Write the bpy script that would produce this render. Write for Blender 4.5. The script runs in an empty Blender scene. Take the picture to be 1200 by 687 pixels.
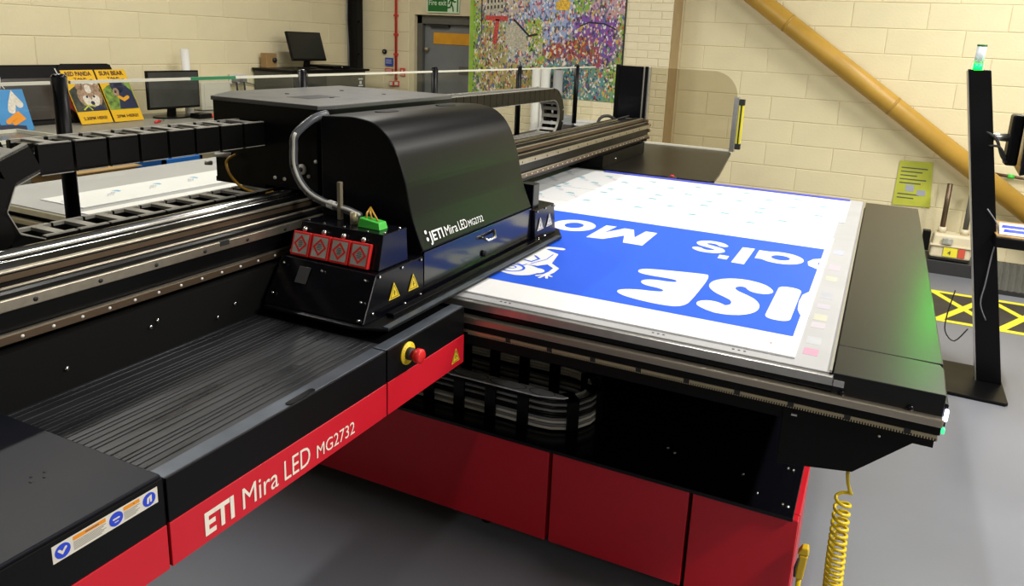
import bpy, bmesh, math, random
from mathutils import Matrix, Vector
rnd = random.Random(7)
S = bpy.context.scene
COL = S.collection
PI = math.pi

# ------------------------------------------------------------------ camera
cam_d = bpy.data.cameras.new('camera'); cam = bpy.data.objects.new('camera', cam_d); COL.objects.link(cam)
cam_d.sensor_fit = 'HORIZONTAL'; cam_d.sensor_width = 36.0; cam_d.lens = 879.85 / 1200 * 36
cam_d.shift_x = (600 - 628.0) / 1200; cam_d.shift_y = -(343.5 - 267.12) / 1200
cam_d.clip_start = 0.05; cam_d.clip_end = 100
RU = (0.42148967, -0.19998237, 0.88450749); RV = (0.90566633, 0.14229567, -0.3994001); RD = (-0.04598861, 0.96941168, 0.24109345)
right = Vector((RV[0], RU[0], -RD[0])); up = -Vector((RV[1], RU[1], -RD[1])); back = -Vector((RV[2], RU[2], -RD[2]))
m3 = Matrix((right, up, back)).transposed()
cam.matrix_world = Matrix.Translation((0, 0, 1.85)) @ m3.to_4x4()
S.camera = cam

# ------------------------------------------------------------------ world, lights, exposure
W = bpy.data.worlds.new('world'); S.world = W; W.use_nodes = True
W.node_tree.nodes['Background'].inputs[0].default_value = (0.9, 0.95, 1.0, 1)
W.node_tree.nodes['Background'].inputs[1].default_value = 0.02
S.view_settings.view_transform = 'Standard'; S.view_settings.look = 'None'
S.view_settings.gamma = 1.0; S.view_settings.use_curve_mapping = False
S.view_settings.exposure = 0.42
CEIL = 3.9
BATTENS = [(-0.2, -2.4, 20), (2.5, 1.55, 150), (2.5, 4.5, 125), (-0.7, 3.5, 48), (-3.7, 2.0, 50), (-3.7, 4.8, 45), (0.9, 6.0, 42)]  # last batten is added to brighten the back wall

# ------------------------------------------------------------------ helpers
PW = {}
def world_of(o): return PW.get(o.name, Matrix.Identity(4))
def attach(o, parent):
    if parent is not None:
        o.parent = parent; o.matrix_parent_inverse = world_of(parent).inverted()
def put(name, mesh, parent=None, M=None):
    o = bpy.data.objects.new(name, mesh); COL.objects.link(o); attach(o, parent)
    M = M or Matrix.Identity(4); o.matrix_basis = M; PW[o.name] = M
    return o
def thing(name, label, cat, loc, group=None):
    o = bpy.data.objects.new(name, None); COL.objects.link(o); o.empty_display_size = 0.1
    o.location = loc; PW[o.name] = Matrix.Translation(loc)
    o['label'] = label; o['category'] = cat
    if group: o['group'] = group
    return o
def tag(o, label, cat, group=None):
    o['label'] = label; o['category'] = cat
    if group: o['group'] = group
    return o

def smooth(pts, k=4):
    P = [Vector(p) for p in pts]; out = []
    for i in range(len(P) - 1):
        p0, p1, p2, p3 = P[max(i - 1, 0)], P[i], P[i + 1], P[min(i + 2, len(P) - 1)]
        for j in range(k):
            t = j / k; out.append(.5 * ((2 * p1) + (p2 - p0) * t + (2 * p0 - 5 * p1 + 4 * p2 - p3) * t * t + (3 * p1 - p0 - 3 * p2 + p3) * t ** 3))
    return [tuple(q) for q in out + [P[-1]]]
def chaikin(P, k=2):
    for _ in range(k):
        Q = []
        for i in range(len(P)):
            a, b = P[i], P[(i + 1) % len(P)]; Q += [tuple(.75 * x + .25 * y for x, y in zip(a, b)), tuple(.25 * x + .75 * y for x, y in zip(a, b))]
        P = Q
    return P
class G:
    def __init__(s): s.v = []; s.f = []; s.mi = []; s.sm = []; s.cur = 0
    def add(s, vs, fs, smooth=False):
        n = len(s.v); s.v += [tuple(p) for p in vs]
        for f in fs: s.f.append([i + n for i in f]); s.mi.append(s.cur); s.sm.append(smooth)
        return s
    def box(s, x0, x1, y0, y1, z0, z1):
        vs = [(x, y, z) for x in (x0, x1) for y in (y0, y1) for z in (z0, z1)]
        return s.add(vs, [(0, 1, 3, 2), (4, 6, 7, 5), (0, 4, 5, 1), (2, 3, 7, 6), (0, 2, 6, 4), (1, 5, 7, 3)])
    def hexa(s, a, b):   # two matching loops
        n = len(a); fs = [tuple(range(n))[::-1], tuple(range(n, 2 * n))]
        for i in range(n): j = (i + 1) % n; fs.append((i, j, n + j, n + i))
        return s.add(list(a) + list(b), fs)
    def prism(s, pts, d):
        d = Vector(d); a = [Vector(p) for p in pts]; return s.hexa(a, [p + d for p in a])
    def profile_y(s, xz, y0, y1): return s.hexa([(x, y0, z) for x, z in xz], [(x, y1, z) for x, z in xz])
    def plate(s, xy, z0, z1): return s.hexa([(x, y, z0) for x, y in xy], [(x, y, z1) for x, y in xy])
    def tube(s, pts, r, n=8, caps=True, closed=False):
        pts = [Vector(p) for p in pts]; N = len(pts); vs = []; prev = None
        for i, p in enumerate(pts):
            if closed: t = pts[(i + 1) % N] - pts[i - 1]
            else: t = pts[min(i + 1, N - 1)] - pts[max(i - 1, 0)]
            t.normalize()
            if prev is None:
                a = Vector((0, 0, 1)) if abs(t.z) < .9 else Vector((1, 0, 0)); u = t.cross(a).normalized()
            else: u = (prev - t * prev.dot(t)).normalized()
            prev = u; w = t.cross(u); rr = r[i] if isinstance(r, (list, tuple)) else r
            for k in range(n): a = 2 * PI * k / n; vs.append(p + (u * math.cos(a) + w * math.sin(a)) * rr)
        fs = []
        for i in range(N if closed else N - 1):
            j = (i + 1) % N
            for k in range(n): l = (k + 1) % n; fs.append((i * n + k, i * n + l, j * n + l, j * n + k))
        if caps and not closed: fs += [tuple(range(n))[::-1], tuple(range((N - 1) * n, N * n))]
        return s.add(vs, fs, True)
    def cyl(s, a, b, r, n=16, r2=None): return s.tube([a, b], [r, r if r2 is None else r2], n)
    def sph(s, c, r, n=10, sz=1.0):
        vs = []; fs = []; R = n // 2
        for i in range(R + 1):
            t = PI * i / R
            for k in range(n): a = 2 * PI * k / n; vs.append((c[0] + r * math.sin(t) * math.cos(a), c[1] + r * math.sin(t) * math.sin(a), c[2] + r * sz * math.cos(t)))
        for i in range(R):
            for k in range(n): l = (k + 1) % n; fs.append((i * n + k, i * n + l, (i + 1) * n + l, (i + 1) * n + k))
        return s.add(vs, fs, True)
    # flat lettering in a frame: O origin, U right, V up, N out
    def stroke(s, pts, w, O, U, V, N, t=0.001, closed=False, n=6):
        """one connected ribbon with round ends"""
        O, U, V, N = map(Vector, (O, U, V, N)); P = [Vector((p[0], p[1])) for p in pts]
        to = lambda q: O + U * q.x + V * q.y + N * t
        if len(P) == 1: P.append(P[0] + Vector((1e-4, 0)))
        L = len(P); d = []
        for i in range(L):
            a = P[i] - P[i - 1] if (i or closed) else None; b = P[(i + 1) % L] - P[i] if (i < L - 1 or closed) else None
            a = a.normalized() if a is not None and a.length > 1e-9 else None; b = b.normalized() if b is not None and b.length > 1e-9 else None
            a = a or b; b = b or a; m = (a + b); m = m.normalized() if m.length > 1e-6 else a
            k = min(2.0, 1 / max(.3, m.dot(a))); d.append((m, Vector((-m.y, m.x)) * (w / 2 * k)))
        vs = []
        for p, (m, e) in zip(P, d): vs += [to(p - e), to(p + e)]
        fs = [(2 * i, 2 * j, 2 * j + 1, 2 * i + 1) for i, j in ((i, (i + 1) % L) for i in range(L if closed else L - 1))]
        if n and not closed:
            for i, sg in ((0, -1), (L - 1, 1)):
                p, (m, e) = P[i], d[i]; arc = []
                for k in range(1, 8):
                    th = PI * k / 8; vs.append(to(p + e * math.cos(th) + m * (sg * w / 2 * math.sin(th)))); arc.append(len(vs) - 1)
                fs.append((2 * i + 1, *arc, 2 * i))
        return s.add(vs, fs)
    def flat(s, pts, O, U, V, N, t=0.001):
        O, U, V, N = map(Vector, (O, U, V, N))
        return s.add([O + U * p[0] + V * p[1] + N * t for p in pts], [tuple(range(len(pts)))])
    def text(s, body, size, O, U, V, N, t=0.001, bold=0.0, align='LEFT', width=None, shear=0.0):
        cu = bpy.data.curves.new('t', 'FONT'); cu.body = body; cu.size = size; cu.offset = bold * size; cu.align_x = align
        cu.resolution_u = 3; cu.shear = shear; cu.fill_mode = 'FRONT'
        ob = bpy.data.objects.new('t', cu); COL.objects.link(ob); bpy.context.view_layer.update()
        me = bpy.data.meshes.new_from_object(ob.evaluated_get(bpy.context.evaluated_depsgraph_get()))
        O, U, V, N = map(Vector, (O, U, V, N)); vs = [v.co.copy() for v in me.vertices]
        if width and vs:
            x0 = min(v.x for v in vs); x1 = max(v.x for v in vs); k = width / max(1e-6, x1 - x0)
            for v in vs: v.x = (v.x - x0) * k
        s.add([O + U * v.x + V * v.y + N * t for v in vs], [tuple(p.vertices) for p in me.polygons])
        bpy.data.objects.remove(ob); bpy.data.curves.remove(cu); bpy.data.meshes.remove(me)
        return s
    def mesh(s, name, mats):
        me = bpy.data.meshes.new(name); me.from_pydata(s.v, [], s.f)
        for m in (mats if isinstance(mats, (list, tuple)) else [mats]): me.materials.append(m)
        me.polygons.foreach_set('material_index', s.mi); me.polygons.foreach_set('use_smooth', s.sm)
        bm = bmesh.new(); bm.from_mesh(me); bmesh.ops.recalc_face_normals(bm, faces=bm.faces); bm.to_mesh(me); bm.free()
        me.update(); return me
    def build(s, name, mats, parent=None, bevel=0.0, seg=2):
        o = put(name, s.mesh(name, mats), parent)
        if bevel:
            b = o.modifiers.new('bevel', 'BEVEL'); b.width = bevel; b.segments = seg; b.limit_method = 'ANGLE'; b.angle_limit = math.radians(40)
        return o
def structure(o): o['kind'] = 'structure'; return o
X3, Y3, Z3 = (1, 0, 0), (0, 1, 0), (0, 0, 1)
def neg(v): return tuple(-c for c in v)

# ------------------------------------------------------------------ materials
def mat(name, col, rough=0.5, metal=0.0, var=0.0, vscale=8.0, rvar=0.0, bump=0.0, bscale=60.0, spec=0.5, emit=None, estr=0.0, coat=0.0, stretch=(1, 1, 1)):
    m = bpy.data.materials.new(name); m.use_nodes = True; nt = m.node_tree; b = nt.nodes['Principled BSDF']
    b.inputs['Base Color'].default_value = (*col, 1); b.inputs['Roughness'].default_value = rough; b.inputs['Metallic'].default_value = metal
    b.inputs['Specular IOR Level'].default_value = spec; b.inputs['Coat Weight'].default_value = coat
    if emit: b.inputs['Emission Color'].default_value = (*emit, 1); b.inputs['Emission Strength'].default_value = estr
    tc = nt.nodes.new('ShaderNodeTexCoord'); mp = nt.nodes.new('ShaderNodeMapping'); mp.inputs['Scale'].default_value = stretch
    nt.links.new(tc.outputs['Object'], mp.inputs[0])
    if var or rvar:
        n = nt.nodes.new('ShaderNodeTexNoise'); n.inputs['Scale'].default_value = vscale; n.inputs['Detail'].default_value = 5
        nt.links.new(mp.outputs[0], n.inputs['Vector'])
        if var:
            r = nt.nodes.new('ShaderNodeValToRGB'); r.color_ramp.elements[0].position = .3; r.color_ramp.elements[1].position = .7
            r.color_ramp.elements[0].color = (*[c * (1 - var) for c in col], 1); r.color_ramp.elements[1].color = (*[min(1, c * (1 + var)) for c in col], 1)
            nt.links.new(n.outputs[0], r.inputs[0]); nt.links.new(r.outputs[0], b.inputs['Base Color'])
        if rvar:
            mr = nt.nodes.new('ShaderNodeMapRange'); mr.inputs[1].default_value = .3; mr.inputs[2].default_value = .7
            mr.inputs[3].default_value = max(0, rough - rvar); mr.inputs[4].default_value = min(1, rough + rvar)
            nt.links.new(n.outputs[0], mr.inputs[0]); nt.links.new(mr.outputs[0], b.inputs['Roughness'])
    if bump:
        n2 = nt.nodes.new('ShaderNodeTexNoise'); n2.inputs['Scale'].default_value = bscale; n2.inputs['Detail'].default_value = 4
        bp = nt.nodes.new('ShaderNodeBump'); bp.inputs['Strength'].default_value = bump; bp.inputs['Distance'].default_value = 0.01
        nt.links.new(mp.outputs[0], n2.inputs['Vector']); nt.links.new(n2.outputs[0], bp.inputs['Height']); nt.links.new(bp.outputs[0], b.inputs['Normal'])
    return m
M = {}
M['wall'] = mat('cream_painted_block', (.78, .69, .45), .62, var=.04, vscale=2.5, bump=.2, bscale=45)
M['mortar'] = mat('painted_joint', (.72, .63, .41), .7, var=.05)
M['brick'] = mat('cream_painted_brick', (.82, .73, .50), .55, var=.05, vscale=6, bump=.4, bscale=60)
M['floor'] = mat('grey_floor_paint', (.19, .198, .228), .38, var=.07, vscale=1.3, rvar=.08, bump=.03, bscale=90)
M['ceil'] = mat('ceiling_white', (.22, .22, .22), .8)
M['roomwall'] = mat('plain_wall', (.36, .34, .29), .8, var=.03)
M['black'] = mat('black_powder_coat', (.003, .003, .0035), .36, rvar=.05, vscale=5, spec=.18)
M['blackgloss'] = mat('black_gloss_panel', (.003, .003, .005), .18, rvar=.03, vscale=3, spec=.28)
M['mirror'] = mat('black_mirror_panel', (.003, .003, .006), .14, spec=.85)
M['blackmatte'] = mat('black_matte', (.003, .003, .003), .6, spec=.2)
M['plastic'] = mat('black_chain_plastic', (.004, .004, .004), .3, spec=.22)
M['tabletop'] = mat('black_table_panel', (.005, .005, .005), .31, spec=.42)
M['hood'] = mat('black_textured_hood', (.0035, .0035, .005), .33, spec=.19)
M['red'] = mat('red_panel', (.60, .008, .022), .36, var=.04, vscale=3, rvar=.05)
M['redplastic'] = mat('red_plastic', (.72, .02, .02), .35)
M['bed'] = mat('grey_aluminium_bed', (.40, .40, .41), .45, var=.05, vscale=5)
M['alu'] = mat('brushed_aluminium', (.62, .61, .58), .32, metal=.9, var=.06, stretch=(1, .05, 1), vscale=30)
M['railx'] = mat('steel_rail', (.46, .41, .33), .36, metal=.9, var=.1, stretch=(.05, 1, 1), vscale=40)
M['steel'] = mat('polished_steel', (.72, .71, .68), .18, metal=1.0)
M['bronze'] = mat('oiled_rail', (.17, .12, .08), .42, metal=.8, var=.12, vscale=12)
M['brass'] = mat('yellowed_rack', (.50, .43, .27), .4, metal=.6, var=.12)
M['white'] = mat('white_sheet', (.86, .86, .87), .35)
M['whitefilm'] = mat('white_film', (.84, .85, .87), .30)
M['blue'] = mat('blue_ink', (.02, .112, .78), .38, spec=.3)
M['bluedark'] = mat('violet_blue_edge', (.06, .08, .55), .4)
M['teal'] = mat('teal_film_print', (.10, .42, .52), .4)
M['greyprint'] = mat('grey_film_print', (.40, .42, .52), .4)
M['cyan'] = mat('cyan_film_print', (.15, .45, .72), .4)
M['text'] = mat('cream_lettering', (.86, .80, .70), .5)
M['hoodtext'] = mat('white_lettering', (.82, .82, .82), .5)
M['yellow'] = mat('warning_yellow', (.82, .60, .02), .45)
M['floory'] = mat('yellow_floor_paint', (.82, .72, .04), .5, var=.06)
M['floorb'] = mat('dark_floor_paint', (.035, .03, .028), .5, var=.2)
M['hose'] = mat('yellow_hose', (.80, .58, .01), .3, spec=.6)
M['ywear'] = mat('yellow_plastic', (.72, .48, .02), .4)
M['orange'] = mat('orange_strip', (.85, .30, .01), .5)
M['orangevinyl'] = mat('orange_vinyl', (.72, .33, .015), .5, var=.08, vscale=9)
M['label'] = mat('label_cream', (.74, .70, .62), .5)
M['iconblue'] = mat('icon_blue', (.02, .06, .62), .45)
M['dark'] = mat('dark_ink', (.015, .015, .015), .6)
M['rubber'] = mat('ribbed_rubber', (.016, .017, .020), .36, var=.35, vscale=5, rvar=.14, stretch=(5, .8, 1), spec=.45)
M['coverm'] = mat('slate_black_cover', (.0065, .0075, .013), .46, var=.2, vscale=4, rvar=.05, spec=.2)
M['lip'] = mat('blue_grey_lip', (.10, .115, .14), .34, metal=.5, var=.2, vscale=14)
M['palegrey'] = mat('pale_grey_plastic', (.27, .26, .23), .38, var=.15, vscale=30)
M['capgrey'] = mat('grey_tape', (.78, .80, .86), .3, var=.12, vscale=40)
M['cablew'] = mat('pale_cable', (.66, .65, .60), .4)
M['cableg'] = mat('grey_cable', (.20, .20, .21), .4)
M['green'] = mat('green_connector', (.05, .50, .05), .4)
M['amber'] = mat('amber_wire', (.50, .27, .02), .4)
M['silver'] = mat('silver_label', (.50, .50, .46), .35, metal=.4, var=.25, vscale=25)
M['door'] = mat('grey_door_paint', (.19, .20, .20), .5, var=.04)
M['frame'] = mat('grey_door_frame', (.11, .105, .09), .5, var=.1)
M['exit'] = mat('exit_green', (.006, .14, .018), .45)
M['paleg'] = mat('pale_green_border', (.62, .76, .55), .5)
M['pipe'] = mat('ochre_gas_pipe', (.50, .29, .045), .42, var=.12, vscale=4)
M['redpaint'] = mat('red_pipe_paint', (.55, .03, .02), .4)
M['reds'] = mat('red_sign', (.62, .09, .05), .5)
M['meter'] = mat('cream_meter', (.70, .62, .44), .4, var=.05)
M['bluesign'] = mat('blue_sign', (.02, .07, .42), .45)
M['bench'] = mat('grey_worktop', (.30, .29, .26), .42, var=.08, vscale=3)
M['screen'] = mat('dark_screen', (.012, .012, .012), .22)
M['screenfaint'] = mat('grey_screen', (.035, .037, .037), .25, var=.25, vscale=5)
M['posteryel'] = mat('poster_yellow', (.80, .46, .008), .45)
M['skyblue'] = mat('poster_blue', (.05, .27, .62), .4, var=.15, vscale=3)
M['navy'] = mat('poster_navy', (.012, .018, .06), .5)
M['leaf'] = mat('poster_leaf', (.16, .26, .04), .5, var=.6, vscale=30)
M['night'] = mat('poster_night', (.035, .04, .025), .5, var=.8, vscale=25)
M['fur'] = mat('poster_fur', (.36, .23, .15), .6, var=.4, vscale=60)
M['furw'] = mat('poster_pale_fur', (.72, .66, .58), .6, var=.2, vscale=60)
M['card'] = mat('cardboard', (.36, .22, .085), .7, var=.1)
M['crate'] = mat('blue_plastic', (.01, .13, .48), .4)
M['roll'] = mat('paper_roll', (.76, .75, .72), .6)
M['cab'] = mat('grey_green_cabinet', (.075, .075, .06), .38, var=.1)
M['greycab'] = mat('pale_grey_cabinet', (.36, .38, .42), .5)
M['skirting'] = mat('black_skirting', (.03, .03, .032), .45)
M['corr'] = mat('corrugated_grey', (.12, .12, .105), .5, var=.1)
M['notice'] = mat('lime_notice', (.52, .55, .06), .5, var=.08)
M['led'] = mat('white_lamp', (.8, .85, 1), .3, emit=(.75, .82, 1), estr=2.5)
M['ledg'] = mat('green_lamp', (.05, .6, .2), .3, emit=(.05, .75, .25), estr=1.2)
M['beacon'] = mat('green_beacon', (.02, .4, .08), .3, emit=(0, .8, .0008), estr=300.0)
M['beaconw'] = mat('pale_beacon_lens', (.62, .68, .72), .3)
M['tube'] = mat('tube_light', (.9, .9, .9), .5, emit=(1, .97, .9), estr=4)
def glass(name, tint, alpha):
    m = bpy.data.materials.new(name); m.use_nodes = True; nt = m.node_tree; out = nt.nodes['Material Output']
    nt.nodes.remove(nt.nodes['Principled BSDF'])
    tr = nt.nodes.new('ShaderNodeBsdfTransparent'); tr.inputs[0].default_value = (*tint, 1)
    gl = nt.nodes.new('ShaderNodeBsdfGlossy'); gl.inputs[1].default_value = .03
    mx = nt.nodes.new('ShaderNodeMixShader'); mx.inputs[0].default_value = alpha
    nt.links.new(tr.outputs[0], mx.inputs[1]); nt.links.new(gl.outputs[0], mx.inputs[2]); nt.links.new(mx.outputs[0], out.inputs[0])
    return m
M['glass'] = glass('clear_guard_glass', (.965, .97, .945), .02)
M['smoke'] = glass('smoked_acrylic', (.83, .81, .76), .02)
M['edge'] = mat('bright_glass_edge', (.70, .68, .58), .3)
M['edgeg'] = mat('green_glass_edge', (.03, .22, .10), .25)

def mural_material():
    m = bpy.data.materials.new('crowded_illustration_print'); m.use_nodes = True; nt = m.node_tree; b = nt.nodes['Principled BSDF']; b.inputs['Roughness'].default_value = .45
    tc = nt.nodes.new('ShaderNodeTexCoord')
    def vor(scale, sx=1.0, sz=1.0):
        mp = nt.nodes.new('ShaderNodeMapping'); mp.inputs['Scale'].default_value = (sx, 1, sz); nt.links.new(tc.outputs['Object'], mp.inputs[0])
        v = nt.nodes.new('ShaderNodeTexVoronoi'); v.inputs['Scale'].default_value = scale; nt.links.new(mp.outputs[0], v.inputs['Vector']); return v
    # ground colour: soft patches of lawn, square, tents and night
    cur = None
    def rgb(c): r = nt.nodes.new('ShaderNodeRGB'); r.outputs[0].default_value = (*c, 1); return r.outputs[0]
    cur = rgb((.24, .40, .05))
    wob = nt.nodes.new('ShaderNodeTexNoise'); wob.inputs['Scale'].default_value = 5; nt.links.new(tc.outputs['Object'], wob.inputs['Vector'])
    wadd = nt.nodes.new('ShaderNodeVectorMath'); wadd.operation = 'MULTIPLY_ADD'; wadd.inputs[1].default_value = (.3, 0, .3)
    nt.links.new(wob.outputs['Color'], wadd.inputs[0]); nt.links.new(tc.outputs['Object'], wadd.inputs[2])
    for (x, z, rx, rz, c) in ((-3.25, 2.08, .55, .33, (.30, .38, .60)), (-3.85, 2.25, .30, .25, (.45, .38, .36)), (-2.70, 2.25, .28, .22, (.50, .30, .36)),
                             (-2.78, 1.90, .26, .28, (.20, .07, .36)), (-3.05, 1.72, .34, .2, (.33, .06, .045)), (-3.6, 1.75, .22, .16, (.45, .46, .40)),
                             (-3.05, 1.40, .5, .26, (.10, .27, .27)), (-3.75, 1.42, .4, .2, (.40, .33, .12)), (-3.45, 1.90, .12, .16, (.30, .42, .06)), (-3.95, 1.78, .2, .22, (.36, .32, .12)), (-2.95, 2.3, .12, .2, (.22, .40, .05))):
        sub = nt.nodes.new('ShaderNodeVectorMath'); sub.operation = 'SUBTRACT'; sub.inputs[1].default_value = (x + .15, 0, z + .15); nt.links.new(wadd.outputs[0], sub.inputs[0])
        mul = nt.nodes.new('ShaderNodeVectorMath'); mul.operation = 'MULTIPLY'; mul.inputs[1].default_value = (1 / rx, 0, 1 / rz); nt.links.new(sub.outputs[0], mul.inputs[0])
        ln = nt.nodes.new('ShaderNodeVectorMath'); ln.operation = 'LENGTH'; nt.links.new(mul.outputs[0], ln.inputs[0])
        mr = nt.nodes.new('ShaderNodeMapRange'); mr.inputs[1].default_value = .85; mr.inputs[2].default_value = 1.1; mr.inputs[3].default_value = 1; mr.inputs[4].default_value = 0; nt.links.new(ln.outputs['Value'], mr.inputs[0])
        mx = nt.nodes.new('ShaderNodeMix'); mx.data_type = 'RGBA'; nt.links.new(mr.outputs[0], mx.inputs[0]); nt.links.new(cur, mx.inputs[6]); nt.links.new(rgb(c), mx.inputs[7]); cur = mx.outputs[2]
    # crowd flecks at two sizes
    for sc, thr, amt in ((30, .34, .85), (58, .38, .85)):
        v = vor(sc, 1.2, .75)
        hs = nt.nodes.new('ShaderNodeSeparateColor'); nt.links.new(v.outputs['Color'], hs.inputs[0])
        ramp = nt.nodes.new('ShaderNodeValToRGB'); ramp.color_ramp.interpolation = 'CONSTANT'
        cols = [(.02, .02, .03), (.75, .70, .60), (.55, .07, .05), (.07, .12, .35), (.80, .78, .74), (.62, .42, .06), (.12, .05, .2), (.10, .25, .08), (.70, .45, .42), (.03, .03, .04)]
        e = ramp.color_ramp.elements; e[0].color = (*cols[0], 1); e[1].position = .1; e[1].color = (*cols[1], 1)
        for i, c in enumerate(cols[2:]): q = e.new(.1 * (i + 2)); q.color = (*c, 1)
        nt.links.new(hs.outputs[0], ramp.inputs[0])
        th = nt.nodes.new('ShaderNodeMath'); th.operation = 'LESS_THAN'; th.inputs[1].default_value = thr; nt.links.new(hs.outputs[1], th.inputs[0])
        k = nt.nodes.new('ShaderNodeMath'); k.operation = 'MULTIPLY'; k.inputs[1].default_value = amt; nt.links.new(th.outputs[0], k.inputs[0])
        mx = nt.nodes.new('ShaderNodeMix'); mx.data_type = 'RGBA'; nt.links.new(k.outputs[0], mx.inputs[0]); nt.links.new(cur, mx.inputs[6]); nt.links.new(ramp.outputs[0], mx.inputs[7]); cur = mx.outputs[2]
    nt.links.new(cur, b.inputs['Base Color']); return m
M['mural'] = mural_material()

# ------------------------------------------------------------------ room shell
XL, YB, XR, YF = -6.05, 7.7, 4.6, -4.0
structure(G().box(XL - .1, XR + .1, YF - .1, YB + .1, -.1, 0).build('floor', M['floor']))
structure(G().box(XL - .1, XR + .1, YF - .1, YB + .1, CEIL, CEIL + .1).build('ceiling', M['ceil']))
structure(G().box(XR, XR + .1, YF, YB, 0, CEIL).build('wall_right', M['roomwall']))
structure(G().box(XL - .1, XR + .1, YF - .1, YF, 0, CEIL).build('wall_front', M['roomwall']))
wl = structure(G().box(XL - .1, XL, YF, YB + .1, 0, CEIL).build('wall_left', M['mortar']))
DX0, DX1, DZ = -5.17, -4.29, 2.09          # doorway
g = G(); g.box(XL - .1, DX0, YB, YB + .1, 0, CEIL); g.box(DX1, XR + .1, YB, YB + .1, 0, CEIL); g.box(DX0, DX1, YB, YB + .1, DZ, CEIL); g.box(DX0 - .1, DX1 + .1, YB + .3, YB + .35, 0, DZ + .2)
wb = structure(g.build('wall_back', M['mortar']))
CW, CHH = .625, .225
def block_mesh(name, l, h, d, m, axis):
    b = .004; g = G()
    if axis == 'x':
        a = [(0, 0, 0), (l, 0, 0), (l, 0, h), (0, 0, h)]; c = [(b, -d, b), (l - b, -d, b), (l - b, -d, h - b), (b, -d, h - b)]
    else:
        a = [(0, 0, 0), (0, l, 0), (0, l, h), (0, 0, h)]; c = [(d, b, b), (d, l - b, b), (d, l - b, h - b), (d, b, h - b)]
    g.add(a + c, [(4, 5, 6, 7), (0, 1, 5, 4), (1, 2, 6, 5), (2, 3, 7, 6), (3, 0, 4, 7)])
    return g.mesh(name, m)
_bm = {}
def block(parent, x, y, z, l, h, axis, name='block', d=.0035, m='wall'):
    key = (round(l, 3), round(h, 3), axis, m)
    if key not in _bm: _bm[key] = block_mesh(name, l, h, d, M[m], axis)
    o = put(name, _bm[key], parent, Matrix.Translation((x + rnd.uniform(0, .0015) * (axis == 'y'), y - rnd.uniform(0, .0015) * (axis == 'x'), z)))
J = .005
Z0 = 1.85 - .4155 - 6 * CHH                 # course lines of the back wall
for r in range(13):
    z = Z0 + (r) * CHH
    if z < -.01 or z > 2.75: continue
    off = (0, .33, .62)[r % 3] * CW if False else (.5 * CW if r % 2 else 0) + (.08 if r % 3 == 1 else 0)
    x = -1.99 + .03
    # right of the brick pier
    edge = x
    xs = x - off
    while xs < 2.3:
        a, b = max(xs, edge), xs + CW
        if b - a > .06: block(wb, a, YB, z, b - a - J, CHH - J, 'x')
        xs += CW
    # between the corner, the door and the pier
    xs = -6.03
    for a, b in (((-6.03, -5.60), (-5.60, DX0 - .07)) if r % 2 else ((-6.03, DX0 - .07),)):
        if b - a > .06: block(wb, a, YB, z, b - a - J, CHH - J, 'x')
    if z > DZ + .02: block(wb, DX0 - .07, YB, z, DX1 - DX0 + .05, CHH - J, 'x')
ZL0 = 1.85 + .088 - 8 * CHH
for r in range(12):
    z = ZL0 + r * CHH
    if z < .6 or z > 2.75: continue
    y = 1.3 + (.30 if r % 2 else 0)
    while y < 7.6:
        b = min(y + CW, 7.69)
        block(wl, XL, y, z, b - y - J, CHH - J, 'y'); y += CW
# brick pier
PX0, PX1, PY = -4.25, -1.994, 7.4
pier = structure(G().box(PX0, PX1, PY, YB, 0, CEIL).build('trim_1', M['mortar']))
BZ0 = .83
for r in range(25):
    z = BZ0 + r * .0755
    x = PX1 - (.112 if r % 2 else 0)
    lim = -2.75 if z > 1.42 else -4.2
    if r % 2: block(pier, PX1 - .107, PY, z, .107, .0715, 'x', 'brick', .004, 'brick')
    while x > lim and x - .2245 > PX0:
        block(pier, x - .2225, PY, z, .219, .0715, 'x', 'brick', .004, 'brick'); x -= .2245
G().box(PX1, PX1 + .012, PY + .012, YB, 0, CEIL).build('side_return', mat('dull_brown', (.40, .29, .15), .7, var=.06), pier)  # pier side face, a darker brown than the brick front
structure(G().box(DX1 + .03, XR, YB - .34, YB - .012, 0, .12).build('baseboard_back', M['skirting'], None, .004))

# door
dr = structure(G().box(DX0 + .07, DX1 - .02, YB + .12, YB + .17, 0.01, DZ - .1).build('door_1', M['door'], None, .004))
g = G(); g.box(DX0, DX0 + .07, YB + .06, YB + .2, 0, DZ); g.box(DX1 - .02, DX1, YB + .06, YB + .2, 0, DZ); g.box(DX0, DX1, YB + .06, YB + .2, DZ - .1, DZ); g.build('door_frame', M['frame'], dr, .004)
G().box(-4.975, -4.37, YB + .112, YB + .119, 1.765, 1.895).build('orange_panel', M['orangevinyl'], dr)
g = G(); g.text('3', .10, (-4.47, YB + .119, 1.90), X3, Z3, (0, -1, 0), .001, .03); g.build('number', M['dark'], dr)
G().box(-5.0, -4.75, YB + .07, YB + .118, 1.955, 1.985).build('door_closer', M['dark'], dr, .004)
g = G(); g.box(-4.62, -4.42, YB + .113, YB + .119, 1.43, 1.52); g.build('number_plate', M['frame'], dr)
G().cyl((-5.05, YB + .06, 1.70), (-5.05, YB + .12, 1.70), .02, 10).build('door_latch', M['brass'], dr)
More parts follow.
